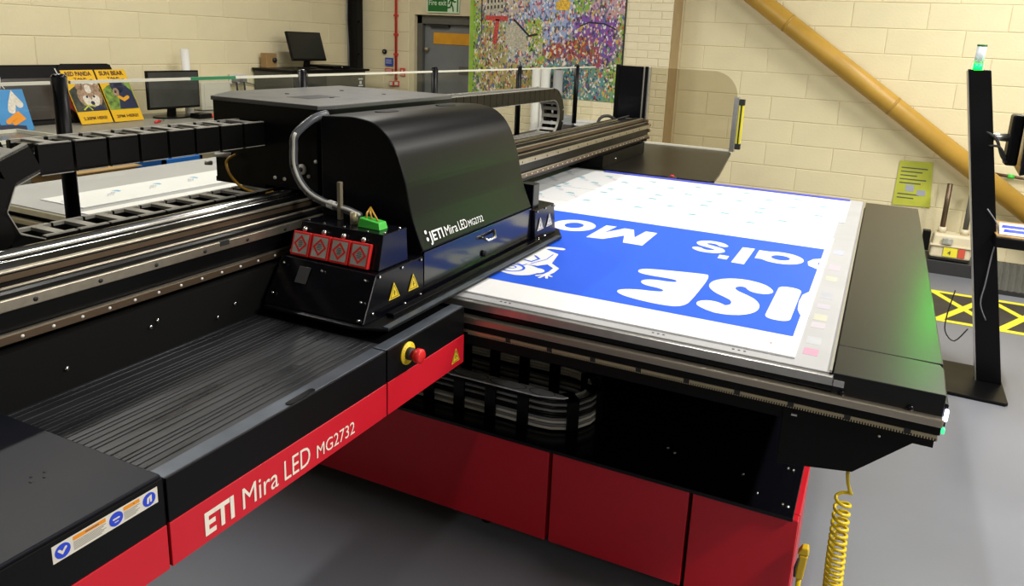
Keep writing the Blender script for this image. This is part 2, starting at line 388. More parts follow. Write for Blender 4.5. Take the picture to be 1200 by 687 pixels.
# fire exit sign
t = thing('exit_sign', 'green fire exit sign with running figure above the grey door', 'sign', (-4.77, YB - .012, 2.12))
G().box(-4.985, -4.55, YB - .022, YB - .012, 2.115, 2.335).build('board', M['paleg'], t)
g = G(); N_ = (0, -1, 0); O_ = (-4.97, YB - .022, 2.13)
g.flat([(0, 0), (.265, 0), (.265, .19), (0, .19)], O_, X3, Z3, N_, .001); g.build('green_field', M['exit'], t)
g = G(); g.text('Fire exit', .085, (-4.955, YB - .022, 2.20), X3, Z3, N_, .0025, .012, width=.235); g.build('lettering', M['paleg'], t)
g = G(); O2 = (-4.70, YB - .022, 2.13)
g.flat([(.118, 0), (.135, 0), (.135, .19), (.118, .19)], O2, X3, Z3, N_, .001)
g.stroke([(.06, .165), (.06, .166)], .026, O2, X3, Z3, N_, .0015)
for s_ in ([(.055, .14), (.045, .085)], [(.05, .135), (.02, .115), (.012, .09)], [(.055, .135), (.08, .11), (.10, .112)], [(.045, .085), (.065, .05), (.07, .01)], [(.045, .085), (.03, .05), (.0, .045)]): g.stroke(s_, .018, O2, X3, Z3, N_, .0015)
g.build('running_figure', M['exit'], t)

# mural
t = thing('mural_print', 'large colourful crowded illustration print hung on the brick pier', 'poster', (-3.37, PY - .01, 1.27))
G().prism([(-4.19, PY - .012, 1.28), (-2.47, PY - .012, 1.28), (-2.47, PY - .012, 2.75), (-4.19, PY - .012, 2.75)], (0, .004, 0)).build('print', M['mural'], t)
g = G(); g.box(-4.235, -4.19, PY - .02, PY - .007, 1.25, 2.76); g.build('border', mat('lime_border', (.25, .42, .04), .5, var=.15, vscale=9), t)
g = G(); g.box(-4.10, -4.09, PY - .0165, PY - .012, 1.9, 2.75); g.box(-2.475, -2.463, PY - .02, PY - .007, 1.28, 2.76); g.build('dark_strip', M['dark'], t)
# painted buildings in the illustration (generic)
g = G(); O_ = (0, PY - .012, 0); N_ = (0, -1, 0)
g.flat([(-4.05, 2.12), (-3.83, 2.15), (-3.83, 2.30), (-4.05, 2.28)], O_, X3, Z3, N_, .0015)
g.flat([(-3.80, 1.98), (-3.70, 2.04), (-3.55, 1.90), (-3.55, 1.74), (-3.80, 1.80)], O_, X3, Z3, N_, .0015); g.build('pale_building', mat('print_stone', (.46, .42, .32), .5, var=.35, vscale=55), t)
g = G(); g.stroke([(-3.70, 2.06), (-3.52, 1.90), (-3.43, 1.92)], .022, O_, X3, Z3, N_, .002)
for i in range(5):
    for j in range(2): x = -4.03 + i * .042; z = 2.16 + j * .06 + i * .004; g.flat([(x, z), (x + .018, z), (x + .018, z + .035), (x, z + .035)], O_, X3, Z3, N_, .002)
g.stroke([(-2.95, 2.02), (-2.85, 2.06), (-2.68, 2.05), (-2.56, 2.0)], .014, O_, X3, Z3, N_, .002, n=0)
g.build('dark_roof', M['dark'], t)['kind'] = 'stuff'
g = G(); g.stroke([(-3.90, 2.06), (-3.93, 1.80)], .05, O_, X3, Z3, N_, .0018, n=0); g.stroke([(-4.05, 2.07), (-3.78, 2.07)], .05, O_, X3, Z3, N_, .0018, n=0); g.build('red_feature', mat('print_red', (.50, .06, .05), .5, var=.5, vscale=60), t)
g = G(); g.flat([(-3.22, 2.17), (-3.08, 2.17), (-3.06, 2.26), (-3.14, 2.28), (-3.23, 2.25)], O_, X3, Z3, N_, .0018); g.build('yellow_tent', mat('print_yellow', (.70, .42, .04), .5, var=.4, vscale=50), t)

# corner trunking, red conduit, small wall fittings
t = thing('cable_trunking', 'tall black cable trunking running up the room corner', 'trunking', (-5.97, 7.58, 1.3))
g = G(); g.box(-6.04, -5.90, 7.56, 7.68, .9, CEIL); g.build('channel', M['black'], t, .006)
for i, z in enumerate((1.60, 1.98, 2.32)): G().cyl((-5.90, 7.6, z), (-5.875, 7.6, z), .014, 8).build('clip', M['black'], t)
g = G(); g.tube([(-6.0, 7.53, 1.35), (-5.995, 7.52, 1.7), (-6.02, 7.53, 2.0), (-6.0, 7.52, 2.5)], .007, 6); g.build('cable', M['cableg'], t)
t = thing('conduit', 'thin red conduit pipe clipped vertically left of the grey door', 'pipe', (-5.41, YB - .03, 1.3))
g = G(); g.cyl((-5.41, YB - .03, 1.32), (-5.41, YB - .03, CEIL), .016, 10); g.build('pipe', M['redpaint'], t)
for z in (1.62, 1.85, 2.07, 2.3): G().box(-5.432, -5.388, YB - .05, YB - .012, z - .012, z + .012).build('clip', M['redpaint'], t)
for name, lab, cat, x0, x1, z0, z1, m in (('call_point', 'small red fire alarm call point below the red conduit', 'alarm', -5.44, -5.37, 1.245, 1.31, 'reds'), ('fire_notice', 'small red square notice right of the red conduit', 'sign', -5.355, -5.285, 1.37, 1.465, 'reds'),
        ('action_notice', 'wide small red notice under the blue wall notice', 'sign', -5.57, -5.46, 1.385, 1.45, 'reds'), ('mandatory_notice', 'small blue rectangular notice left of the red conduit', 'sign', -5.57, -5.46, 1.48, 1.575, 'bluesign')):
    t = thing(name, lab, cat, ((x0 + x1) / 2, YB - .012, z0))
    G().box(x0, x1, YB - .03, YB - .012, z0, z1).build('body', M[m], t, .003)
    w = x1 - x0; h = z1 - z0
    g = G(); O_ = (x0, YB - .03, z0)
    if name == 'call_point': g.flat([(.15 * w, .2 * h), (.85 * w, .2 * h), (.85 * w, .8 * h), (.15 * w, .8 * h)], O_, X3, Z3, N_)
    elif name == 'fire_notice': g.stroke([(.5 * w, .45 * h), (.5 * w, .7 * h)], .02, O_, X3, Z3, N_); g.flat([(.1 * w, .1 * h), (.9 * w, .1 * h), (.9 * w, .18 * h), (.1 * w, .18 * h)], O_, X3, Z3, N_)
    else:
        for q in (.3, .5, .7): g.flat([(.12 * w, q * h), (.88 * w, q * h), (.88 * w, q * h + .006), (.12 * w, q * h + .006)], O_, X3, Z3, N_)
    g.build('marking', M['label'], t)
t = thing('alarm_unit', 'second red alarm box at the foot of the red conduit', 'alarm', (-5.47, YB - .03, 1.25)); G().box(-5.50, -5.445, YB - .045, YB - .012, 1.245, 1.30).build('body', M['reds'], t, .003); G().box(-5.492, -5.453, YB - .047, YB - .045, 1.253, 1.292).build('window', M['label'], t)
o = G(); o.cyl((-5.58, YB - .035, 1.645), (-5.58, YB - .012, 1.645), .028, 16); t = thing('wall_button', 'round black button on the wall above the blue notice', 'button', (-5.58, YB - .012, 1.62)); o.build('body', M['black'], t); G().cyl((-5.58, YB - .04, 1.645), (-5.58, YB - .035, 1.645), .012, 10).build('cap', M['cableg'], t)

# ochre gas pipe
t = thing('gas_pipe', 'thick ochre painted gas pipe sloping down across the back wall', 'pipe', (0, 7.5, 1.2))
P0 = Vector((-1.285 - .7, 7.52, 2.317 + .58)); P1 = Vector((1.13 + 1.0, 7.52, .688 - .62))
# line fitted through the pipe axis
A_ = Vector((-1.275, 7.52, 2.36)); B_ = Vector((1.125, 7.52, .69)); d_ = (B_ - A_).normalized()
g = G(); g.cyl(A_ - d_ * 1.2, B_ + d_ * 1.0, .088, 28); g.build('pipe', M['pipe'], t)
for k in (.42, 1.62): c = A_ + d_ * k; G().cyl(c - d_ * .012, c + d_ * .012, .0895, 28).build('pipe_mark', mat('worn_ochre', (.42, .24, .04), .5), t)
t = thing('copper_pipe', 'thin copper pipe with green joint along the back wall at right', 'pipe', (1.1, YB - .05, .89))
G().cyl((.90, YB - .05, .905), (1.7, YB - .05, .85), .014, 10).build('pipe', M['bronze'], t); G().cyl((1.05, YB - .05, .893), (1.10, YB - .05, .889), .02, 10).build('joint', M['green'], t)

# lime notice
t = thing('wall_notice', 'lime green safety notice with text lines on the back wall', 'notice', (.33, YB - .012, .5))
G().prism([(.18, YB - .016, .52), (.50, YB - .016, .53), (.46, YB - .016, .945), (.19, YB - .016, .935)], (0, .004, 0)).build('sheet', M['notice'], t)
g = G(); O_ = (0, YB - .016, 0)
for i in range(9):
    z = .87 - i * .035
    if 4 < i < 7: continue
    g.flat([(.21, z), (.43 - .04 * (i % 3), z), (.43 - .04 * (i % 3), z + .011), (.21, z + .011)], O_, X3, Z3, N_, .001)
g.build('text_lines', M['frame'], t)
g = G(); g.flat([(.27, .66), (.34, .66), (.34, .72), (.27, .72)], O_, X3, Z3, N_, .0012); g.flat([(.37, .63), (.44, .63), (.44, .68), (.37, .68)], O_, X3, Z3, N_, .0012); g.build('pictogram', M['greyprint'], t)

# gas meter
t = thing('gas_meter', 'cream gas meter with yellow label low on the back wall', 'meter', (.69, 7.45, .13))
g = G(); g.hexa([(.535, 7.36, .15), (.86, 7.36, .15), (.86, 7.58, .15), (.535, 7.58, .15)], [(.55, 7.38, .36), (.84, 7.38, .36), (.84, 7.56, .36), (.55, 7.56, .36)]); g.build('case', M['meter'], t, .02, 3)
G().box(.53, .865, 7.352, 7.588, .255, .268).build('seam', M['meter'], t, .003)
G().box(.54, .86, 7.37, 7.57, .135, .149).build('base', M['dark'], t)
G().box(.62, .70, 7.335, 7.36, .28, .335).build('dial', M['silver'], t, .004)
G().prism([(.64, 7.352, .17), (.75, 7.352, .17), (.75, 7.358, .25), (.64, 7.358, .25)], (0, -.002, 0)).build('yellow_label', M['floory'], t)
G().prism([(.755, 7.352, .17), (.81, 7.352, .17), (.81, 7.358, .25), (.755, 7.358, .25)], (0, -.002, 0)).build('red_label', M['reds'], t)
g = G(); g.text('4', .05, (.675, 7.349, .19), X3, Z3, N_, .001, .02); g.build('label_mark', M['frame'], t)
for x in (.61, .79):
    G().cyl((x, 7.47, .36), (x, 7.47, .41), .035, 14).build('union', M['meter'], t)
    G().cyl((x, 7.47, .41), (x, 7.47, .80 if x < .7 else .74), .022, 12).build('riser', M['bronze'] if x < .7 else M['frame'], t)
G().box(.46, .525, 7.40, 7.48, .19, .37).build('regulator', M['black'], t, .006)
# corrugated strip
t = thing('corrugated_sheet', 'grey corrugated sheet standing along the floor at right', 'sheet', (1.5, 7.1, 0))
pts = []
for i in range(41): x = 1.02 + i * .025; pts.append((x, 6.995 if i % 2 else 7.02))
g = G(); g.add([(x, y, 0.03) for x, y in pts] + [(x, y + .1, .24 + (.012 if i % 2 else -.012)) for i, (x, y) in enumerate(pts)], [(i, i + 1, 42 + i, 41 + i) for i in range(40)]); o = g.build('sheet', M['corr'], t); o.modifiers.new('s', 'SOLIDIFY').thickness = .006
G().box(1.02, 2.02, 6.98, 7.05, 0, .03).build('foot_rail', M['dark'], t)

# hatched floor marking
t = thing('floor_marking', 'yellow and black hatched keep-clear marking on the floor by the back wall', 'floor marking', (1.3, 6.37, 0))
G().box(.3, 2.6, 5.965, 6.79, 0.0005, .0015).build('dark_field', M['floorb'], t)
_bz = [0]
def bar(a, b, w=.055):
    _bz[0] += .00012
    a = Vector(a); b = Vector(b); d = (b - a).normalized(); e = Vector((-d.y, d.x)) * w / 2
    G().plate([tuple(a - e), tuple(b - e), tuple(b + e), tuple(a + e)], .0016, .003 + _bz[0]).build('stripe', M['floory'], t)
bar((.3, 6.765), (2.6, 6.765)); bar((.3, 5.99), (2.6, 5.99))
for k in range(6):
    x = .16 + k * .40
    if .3 <= x <= 2.2: pass
    a0 = max(x, .3); bar((a0, 6.765 - (a0 - x) * 1.93), (min(x + .40, 2.6), 5.99)); bar((a0, 5.99 + (a0 - x) * 1.93), (min(x + .40, 2.6), 6.765))

# ------------------------------------------------------------------ benches and clutter on the left
t = thing('workbench', 'grey topped workbench along the left wall behind the printer', 'workbench', (-5.5, 3.6, 0))
G().box(-6.03, -5.0, 1.4, 5.62, 1.02, 1.055).build('worktop', M['bench'], t, .004)
for x in (-5.95, -5.1):
    for y in (1.5, 3.5, 5.5): G().box(x - .03, x + .03, y - .03, y + .03, 0, 1.02).build('leg', M['frame'], t)
G().box(-5.98, -5.06, 1.5, 5.52, .35, .38).build('lower_shelf', M['bench'], t)

t = thing('portfolio_bag', 'long black portfolio bag leaning on the wall behind the yellow boards', 'bag', (-5.9, 3.5, 1.055))
for nm, y0, y1, zt, th in (('rear_bag', 2.5, 4.30, 1.497, .02), ('front_bag', 3.87, 4.34, 1.505, .02)):
    x = -5.97 if nm == 'rear_bag' else -5.945
    r = .04; pr_ = [(x + .16, y0, 1.058), (x + .16, y1, 1.058), (x, y1, zt - r), (x, y1 - .012, zt - .012), (x, y1 - r, zt), (x, y0 + r, zt), (x, y0, zt - r)]
    G().prism(pr_, (.015, 0, 0)).build(nm, M['blackmatte'], t, .003)
G().prism([(-5.80, 2.5, 1.10), (-5.80, 4.02, 1.10), (-5.92, 4.02, 1.40), (-5.92, 2.5, 1.40)], (.004, 0, 0)).build('clear_pocket', mat('grey_film', (.06, .052, .046), .2, var=.2, vscale=3), t)
for i, y in enumerate((3.42, 3.86)):
    g = G(); zt = 1.47
    g.tube([(-5.94, y, zt), (-5.915, y + .01, zt - .06), (-5.90, y, zt - .1)], .005, 6); g.tube([(-5.90, y, zt - .1), (-5.88, y - .03, zt - .2)], .004, 6); g.tube([(-5.90, y, zt - .1), (-5.87, y + .07, zt - .24)], .004, 6)
    g.build('strap_clip', M['roll'], t)
    g = G(); x = -5.865; g.stroke([(y - .01, 1.33), (y + .04, 1.24), (y - .02, 1.20), (y + .05, 1.14)], .05, (x, 0, 0), Y3, (-.36, 0, 1), X3, .0); g.add([], [])
    gg = G(); gg.v = [(vx + .13 * 0 - (vz * -.36 + .0) * 0, vy, vz) for vx, vy, vz in g.v]; gg.f, gg.mi, gg.sm = g.f, g.mi, g.sm
    gg = G(); gg.stroke([(y - .01, .22), (y + .04, .15), (y, .12), (y + .06, .05)], .045, (-5.79, 0, 1.10), Y3, Vector((-.12, 0, .30)).normalized(), Vector((.93, 0, .37)), .006)
    gg.build('red_tag', M['reds'], t)
t = thing('blue_board', 'leaning blue picture board of a white bird by the clear tray', 'board', (-5.5, 3.3, 1.055))
Ub, Vb = Vector(Y3), Vector((-.10, 0, .30)).normalized(); Nb = Vector((.30, 0, .10)).normalized(); Ob = Vector((-5.56, 2.9, 1.06))
def quad(O, U, V, N, w0, w1, h0, h1, th=.005):
    return G().prism([O + U * w0 + V * h0, O + U * w1 + V * h0, O + U * w1 + V * h1, O + U * w0 + V * h1], N * th)
quad(Ob, Ub, Vb, Nb, 0, .52, 0, .30).build('panel', M['skyblue'], t)
g = G(); g.stroke([(.405, .15), (.42, .20), (.44, .245), (.47, .19)], .05, Ob, Ub, Vb, Nb, .0062); g.build('white_bird', M['furw'], t)
g = G(); g.stroke([(.36, .07), (.44, .12), (.46, .09), (.40, .06)], .035, Ob, Ub, Vb, Nb, .0066); g.build('orange_subject', M['orange'], t)
g = G(); g.flat([(0, 0), (.47, .0), (.47, .035), (.36, .05), (0, .05)], Ob, Ub, Vb, Nb, .0064); g.flat([(0, .05), (.30, .05), (.28, .3), (0, .3)], Ob, Ub, Vb, Nb, .0064); g.build('dark_ground', M['navy'], t)

def animal_board(name, label, y0, w, title, sub, foot, kind):
    t = thing(name, label, 'board', (-5.68, y0 + w / 2, 1.055))
    U, V = Vector((-.03, 1, 0)).normalized(), Vector((-.165, -.03, .42)).normalized(); N = U.cross(V).normalized(); N = N if N.x > 0 else -N
    O = Vector((-5.62, y0 + .07, 1.06)); H = .435
    quad(O, U, V, N, 0, w, 0, H).build('panel', M['posteryel'], t)
    bgm = 'night' if kind == 'panda' else 'leaf'
    g = G(); g.flat([(0.004, .10), (w - .004, .10), (w - .004, .32), (w * .85, .36), (w * .5, .33), (w * .2, .30), (.004, .27)], O, U, V, N, .0062); g.build('picture', M[bgm], t)
    g = G(); e = .0068
    if kind == 'panda':
        g.stroke([(w * .58, .22), (w * .6, .225)], .20, O, U, V, N, e)
        g.stroke([(w * .35, .30), (w * .36, .30)], .055, O, U, V, N, e); g.stroke([(w * .88, .29), (w * .88, .295)], .055, O, U, V, N, e); g.build('head', M['fur'], t)
        g = G(); g.flat([(w * .45, .345), (w * .95, .345), (w * .97, .30), (w * .5, .31)], O, U, V, N, .0065)
        g.stroke([(w * .45, .20), (w * .5, .17)], .06, O, U, V, N, .0072); g.stroke([(w * .75, .20), (w * .7, .17)], .06, O, U, V, N, .0072); g.stroke([(w * .6, .27), (w * .6, .29)], .05, O, U, V, N, .0072); g.build('pale_fur', M['furw'], t)
        g = G(); g.stroke([(w * .59, .165), (w * .6, .165)], .032, O, U, V, N, .0078)
        for q in (.48, .70): g.stroke([(w * q, .215), (w * (q + .01), .218)], .018, O, U, V, N, .0078)
        g.flat([(w * .3, .105), (w * .92, .105), (w * .8, .15), (w * .6, .13), (w * .4, .16)], O, U, V, N, .0070); g.build('dark_markings', M['navy'], t)
        g = G(); g.stroke([(w * .25, .115), (w * .45, .15), (w * .62, .14)], .010, O, U, V, N, .008); g.stroke([(w * .5, .11), (w * .35, .17)], .008, O, U, V, N, .008); g.build('bamboo', M['notice'], t)
    else:
        g.flat([(w * .35, .105), (w * .98, .105), (w * .95, .25), (w * .7, .33), (w * .5, .34), (w * .38, .27), (w * .45, .2)], O, U, V, N, e); g.stroke([(w * .5, .29), (w * .5, .30)], .11, O, U, V, N, e); g.stroke([(w * .35, .33), (w * .36, .33)], .03, O, U, V, N, e); g.build('head', M['navy'], t)
        g = G(); g.stroke([(w * .42, .255), (w * .40, .235)], .05, O, U, V, N, .0072); g.build('muzzle', M['fur'], t)
        g = G(); g.stroke([(w * .45, .205), (w * .58, .18), (w * .74, .20)], .028, O, U, V, N, .0072); g.build('chest_mark', M['orangevinyl'], t)
        g = G(); g.stroke([(w * .39, .245), (w * .395, .25)], .018, O, U, V, N, .0078); g.build('nose', M['dark'], t)
    g = G(); g.text(title, .048, O + U * (w * .10) + V * (H - .047), U, V, N, .0075, .03, width=w * .8); g.text(sub, .022, O + U * (w * .3) + V * (H - .078), U, V, N, .0075, .02, width=w * .42); g.text(foot, .034, O + U * (w * .12) + V * .032, U, V, N, .0075, .02, width=w * .74)
    g.build('lettering', mat('dark_brown_ink', (.09, .03, .01), .5), t)
    return t
animal_board('animal_board', 'yellow show board with a red panda picture, left of the pair', 3.75, .27, 'RED PANDA', 'TALK', '2.30PM HERE!', 'panda')
animal_board('animal_board', 'yellow show board with a black bear picture, right of the pair', 4.03, .27, 'SUN BEAR', 'TALK', '2PM HERE!', 'bear')

t = thing('clear_tray', 'shallow clear sheet tray lying on the bench by the blue board', 'tray', (-5.2, 3.0, 1.056))
G().box(-5.50, -5.02, 2.4, 3.28, 1.056, 1.062).build('base', mat('dull_tray', (.16, .15, .13), .25), t)
g = G(); g.box(-5.04, -5.02, 2.4, 3.28, 1.062, 1.085); g.box(-5.50, -5.02, 3.26, 3.28, 1.062, 1.085); g.box(-5.52, -5.5, 2.4, 3.28, 1.062, 1.085); g.build('rim', M['edge'], t)

def monitor(name, label, c, w, h, yaw, tilt, zbase, foot=.13, rim='black', scr='screenfaint'):
    t = thing(name, label, 'monitor', (c[0], c[1], zbase))
    R = Matrix.Translation(c) @ Matrix.Rotation(yaw, 4, 'Z') @ Matrix.Rotation(tilt, 4, 'Y')
    def part(g, nm, m, bev=0):
        g.v = [tuple(R @ Vector(p)) for p in g.v]; return g.build(nm, m, t, bev)
    part(G().box(-.02, .006, -w / 2, w / 2, 0, h), 'housing', M[rim], .004)
    part(G().box(.006, .0075, -w / 2 + .012, w / 2 - .012, .02, h - .012), 'screen', M[scr])
    part(G().box(-.05, -.02, -.04, .04, .0, h * .4), 'neck_mount', M['black'], .004)
    z0 = c[2]
    G().hexa([(c[0] - .07, c[1] - .035, zbase + .012), (c[0] - .03, c[1] - .035, zbase + .012), (c[0] - .03, c[1] + .035, zbase + .012), (c[0] - .07, c[1] + .035, zbase + .012)],
             [(c[0] - .05, c[1] - .03, z0 + .08), (c[0] - .02, c[1] - .03, z0 + .08), (c[0] - .02, c[1] + .03, z0 + .08), (c[0] - .05, c[1] + .03, z0 + .08)]).build('stand', M['black'], t, .003)
    g = G(); n = 20; g.plate([(c[0] - .04 + foot * .75 * math.cos(2 * PI * k / n), c[1] + foot * math.sin(2 * PI * k / n)) for k in range(n)], zbase, zbase + .012); g.build('foot', M['black'], t, .002)
    return t
monitor('monitor', 'wide black monitor standing on the bench beside the white tube', (-5.62, 4.68, 1.135), .52, .325, -.02, 0, 1.056, .17)
t = thing('telephone', 'dark desk gadget lying below the bench monitor screen', 'device', (-5.45, 4.82, 1.056)); G().box(-5.52, -5.40, 4.74, 4.88, 1.056, 1.10).build('body', M['black'], t, .01); G().box(-5.47, -5.42, 4.90, 4.96, 1.056, 1.09).build('grip', M['reds'], t, .008)
t = thing('red_tool', 'small red handled tool on the bench right of the boards', 'tool', (-5.4, 4.32, 1.056)); G().tube([(-5.38, 4.28, 1.066), (-5.42, 4.36, 1.068)], .010, 8).build('handle', M['redplastic'], t); G().tube([(-5.42, 4.36, 1.068), (-5.45, 4.42, 1.066)], .006, 8).build('tip', M['steel'], t)
t = thing('paper_tube', 'white cardboard tube standing upright on the bench with blue tape', 'tube', (-5.83, 4.98, 1.056))
G().cyl((-5.80, 4.985, 1.056), (-5.87, 5.03, 1.63), .037, 18).build('tube', M['roll'], t)
G().box(-5.80, -5.785, 4.985, 5.04, 1.36, 1.42).build('blue_tape', M['crate'], t)
t = thing('white_box', 'plain white electrical box on the wall above the bench end', 'box', (-5.95, 5.45, 1.06)); G().box(-6.03, -5.90, 5.22, 5.58, 1.06, 1.33).build('body', mat('off_white_box', (.60, .58, .50), .5), t, .012); G().box(-5.899, -5.895, 5.25, 5.55, 1.09, 1.30).build('lid', mat('off_white_lid', (.62, .60, .52), .5), t, .003)
t = thing('wall_socket', 'wall socket with two plugs above the printer carriage', 'socket', (-6.03, 5.75, 1.3)); G().box(-6.035, -6.01, 5.68, 5.88, 1.29, 1.39).build('faceplate', M['label'], t, .003)
for y in (5.72, 5.82): G().box(-6.01, -5.95, y - .025, y + .025, 1.31, 1.37).build('plug', M['cableg'], t, .004); 
for y in (5.72, 5.82): G().tube([(-5.97, y, 1.31), (-5.96, y, 1.2), (-5.98, y + .02, 1.0)], .010, 6).build('flex', M['dark'], t)
t = thing('wall_cable', 'pale slack cable drooping along the left wall', 'cable', (-6.02, 6.2, 1.2)); G().tube([(-6.025, 5.9 + i * .06, 1.30 - .055 * math.sin(PI * i / 12)) for i in range(13)], .006, 6).build('run', M['cableg'], t)
# far cabinet and its monitor
t = thing('cabinet', 'low dark cabinet in the far corner carrying a monitor', 'cabinet', (-5.75, 6.6, 0))
G().box(-6.03, -5.52, 6.02, 7.22, .05, 1.425).build('carcass', M['cab'], t, .004); G().box(-6.03, -5.48, 5.99, 7.25, 1.425, 1.45).build('top', M['black'], t, .004)
G().box(-5.519, -5.512, 6.56, 7.19, .1, 1.40).build('door', M['cab'], t, .003); G().box(-5.519, -5.512, 6.04, 6.54, .1, 1.40).build('door', M['screenfaint'], t, .003)
for y, z in ((6.20, 1.27), (6.48, 1.255)): G().cyl((-5.512, y, z), (-5.49, y, z), .016, 10).build('knob', M['roll'], t)
g = G(); g.flat([(7.08, 1.33), (7.16, 1.33), (7.16, 1.345), (7.08, 1.345)], (-5.512, 0, 0), Y3, Z3, X3, .001); g.flat([(7.10, 1.28), (7.14, 1.28), (7.14, 1.315), (7.10, 1.315)], (-5.512, 0, 0), Y3, Z3, X3, .001); g.flat([(7.08, 1.255), (7.16, 1.255), (7.16, 1.27), (7.08, 1.27)], (-5.512, 0, 0), Y3, Z3, X3, .001); g.build('label_mark', M['roll'], t)
monitor('monitor', 'black monitor tilted back on top of the far corner cabinet', (-5.70, 6.50, 1.535), .50, .31, -.05, -.30, 1.45, .12, 'black', 'screen')
t = thing('equipment_box', 'flat dark unit on the cabinet beside the monitor foot', 'device', (-5.7, 6.85, 1.45)); G().box(-5.9, -5.55, 6.70, 6.98, 1.45, 1.485).build('body', M['black'], t, .004); G().cyl((-5.55, 6.84, 1.467), (-5.54, 6.84, 1.467), .01, 8).build('button', M['steel'], t)
t = thing('wooden_block', 'tan wooden block behind the far cabinet monitor', 'block', (-5.9, 6.2, 1.45)); G().box(-6.0, -5.92, 6.09, 6.24, 1.45, 1.60).build('body', M['card'], t, .004); G().cyl((-5.92, 6.2, 1.53), (-5.90, 6.2, 1.53), .025, 12).build('dark_knob', M['dark'], t)
# things on the low side beyond the printer
t = thing('cardboard_box', 'brown cardboard offcut lying beyond the far end of the bed', 'box', (-3.95, 2.7, 0)); G().box(-4.15, -3.80, 2.50, 2.88, .98, 1.06).build('carton', M['card'], t, .004); G().box(-4.15, -3.78, 2.48, 2.90, 1.06, 1.066).build('flap', M['card'], t)
t2 = thing('side_table', 'low black side table beyond the far end of the bed', 'table', (-4.1, 2.9, 0)); G().box(-4.5, -3.75, 2.0, 3.5, .955, .98).build('tabletop', M['black'], t2, .004)
for x in (-4.45, -3.8):
    for y in (2.05, 3.45): G().box(x - .025, x + .025, y - .025, y + .025, 0, .955).build('leg', M['black'], t2)
t = thing('plastic_crate', 'blue plastic crate beyond the far end of the bed', 'crate', (-3.95, 3.2, .98)); g = G(); g.box(-4.1, -3.8, 3.06, 3.08, .98, 1.07); g.box(-4.1, -3.8, 3.32, 3.34, .98, 1.07); g.box(-4.1, -4.08, 3.06, 3.34, .98, 1.07); g.box(-3.82, -3.8, 3.06, 3.34, .98, 1.07); g.build('wall', M['crate'], t); G().box(-4.1, -3.8, 3.06, 3.34, .98, .99).build('base', M['crate'], t)
# behind the glass guard, in front of the pier
for i, (x0, x1, zb, zt) in enumerate(((-3.41, -3.31, 0, 1.60), (-3.305, -3.205, 0, 1.60), (-3.165, -3.065, 0, 1.59))):
    t = thing('media_roll', ('left white media roll standing before the pier mural', 'middle white media roll standing before the pier mural', 'pale grey media roll, rightmost of the three before the mural')[i], 'roll', ((x0 + x1) / 2, 7.28, 0), 'media rolls before the mural')
    G().cyl(((x0 + x1) / 2, 7.28, 0.0), ((x0 + x1) / 2, 7.28, zt - .02), (x1 - x0) / 2, 18).build('roll', M['roll'] if i < 2 else M['bed'], t)
    G().cyl(((x0 + x1) / 2, 7.28, zt - .02), ((x0 + x1) / 2, 7.28, zt - .018), .02, 12).build('core', M['card'], t)
t = thing('storage_unit', 'pale blue grey cabinet behind the gantry before the pier', 'cabinet', (-2.98, 7.1, 0)); G().box(-3.10, -2.86, 6.95, 7.2, 0, 1.13).build('carcass', M['greycab'], t, .006); G().box(-3.08, -2.88, 6.944, 6.95, .1, 1.10).build('door', M['greycab'], t, .003)
t = thing('white_carton', 'small white carton behind the guard glass', 'box', (-2.80, 7.2, 0)); G().box(-2.83, -2.64, 7.08, 7.25, 0, 1.08).build('carton', M['roll'], t, .004); G().box(-2.835, -2.635, 7.075, 7.255, 1.08, 1.09).build('lid', M['roll'], t, .002)
# 
# ================================================================== flatbed printer
P = thing('flatbed_printer', 'huge black and red flatbed printer filling the room, bridge across its bed', 'printer', (-1.7, 3.0, 0))
def screws(parent, pts, axis, r=.006, h=.004, m='steel', name='screw'):
    key = ('scr', axis, r, m)
    if key not in _bm:
        g = G(); d = {'x': (h, 0, 0), 'y': (0, -h, 0), 'z': (0, 0, h)}[axis]; g.cyl((0, 0, 0), d, r, 8); _bm[key] = g.mesh(name, M[m])
    for p in pts: put(name, _bm[key], parent, Matrix.Translation(p))
BZ = 1.078
# table
bx0 = -3.65
tf = G().box(-3.55, .19, 2.02, 4.34, .96, 1.062).build('table_frame', M['black'], P)
bed = G().plate([(bx0 + .12, 1.905), (-.028, 1.905), (-.028, 4.43), (bx0, 4.43), (bx0, 2.10)], 1.062, BZ).build('vacuum_bed', M['bed'], P)
G().box(bx0 + .12, -.022, 1.888, 1.905, 1.050, BZ - .004).build('edge_extrusion', M['alu'], bed, .002)
G().box(-.022, .004, 1.884, 1.897, 1.052, 1.070).build('end_bracket', M['steel'], bed, .001)
G().box(-.034, -.028, 1.905, 4.43, 1.062, 1.084).build('edge_trim', M['alu'], bed)
cols = [(.50, .52, .62), (.55, .49, .56), (.55, .55, .46), (.47, .48, .53), (.52, .49, .56), (.56, .56, .45), (.56, .52, .57), (.52, .53, .56), (.62, .34, .46)]
for i, (y0, y1) in enumerate(((3.22, 3.14), (2.97, 2.89), (2.80, 2.74), (2.60, 2.52), (2.46, 2.41), (2.35, 2.29), (2.27, 2.22), (2.14, 2.08), (2.045, 1.995))):
    G().box(-.108, -.070, y1, y0, BZ, BZ + .0004).build('ink_stain', mat('ink_stain_%d' % i, tuple(c * .85 for c in cols[i]), .45, var=.05, vscale=20), bed)
for x in (-.96, -.483, -.262):
    G().box(x - .018, x - .012, 1.925, 1.931, BZ, BZ + .0006).build('tick_mark', M['dark'], bed); G().box(x - .003, x + .003, 1.925, 1.931, BZ, BZ + .0006).build('tick_mark', M['dark'], bed); G().box(x + .012, x + .018, 1.925, 1.931, BZ, BZ + .0006).build('tick_mark', M['dark'], bed)
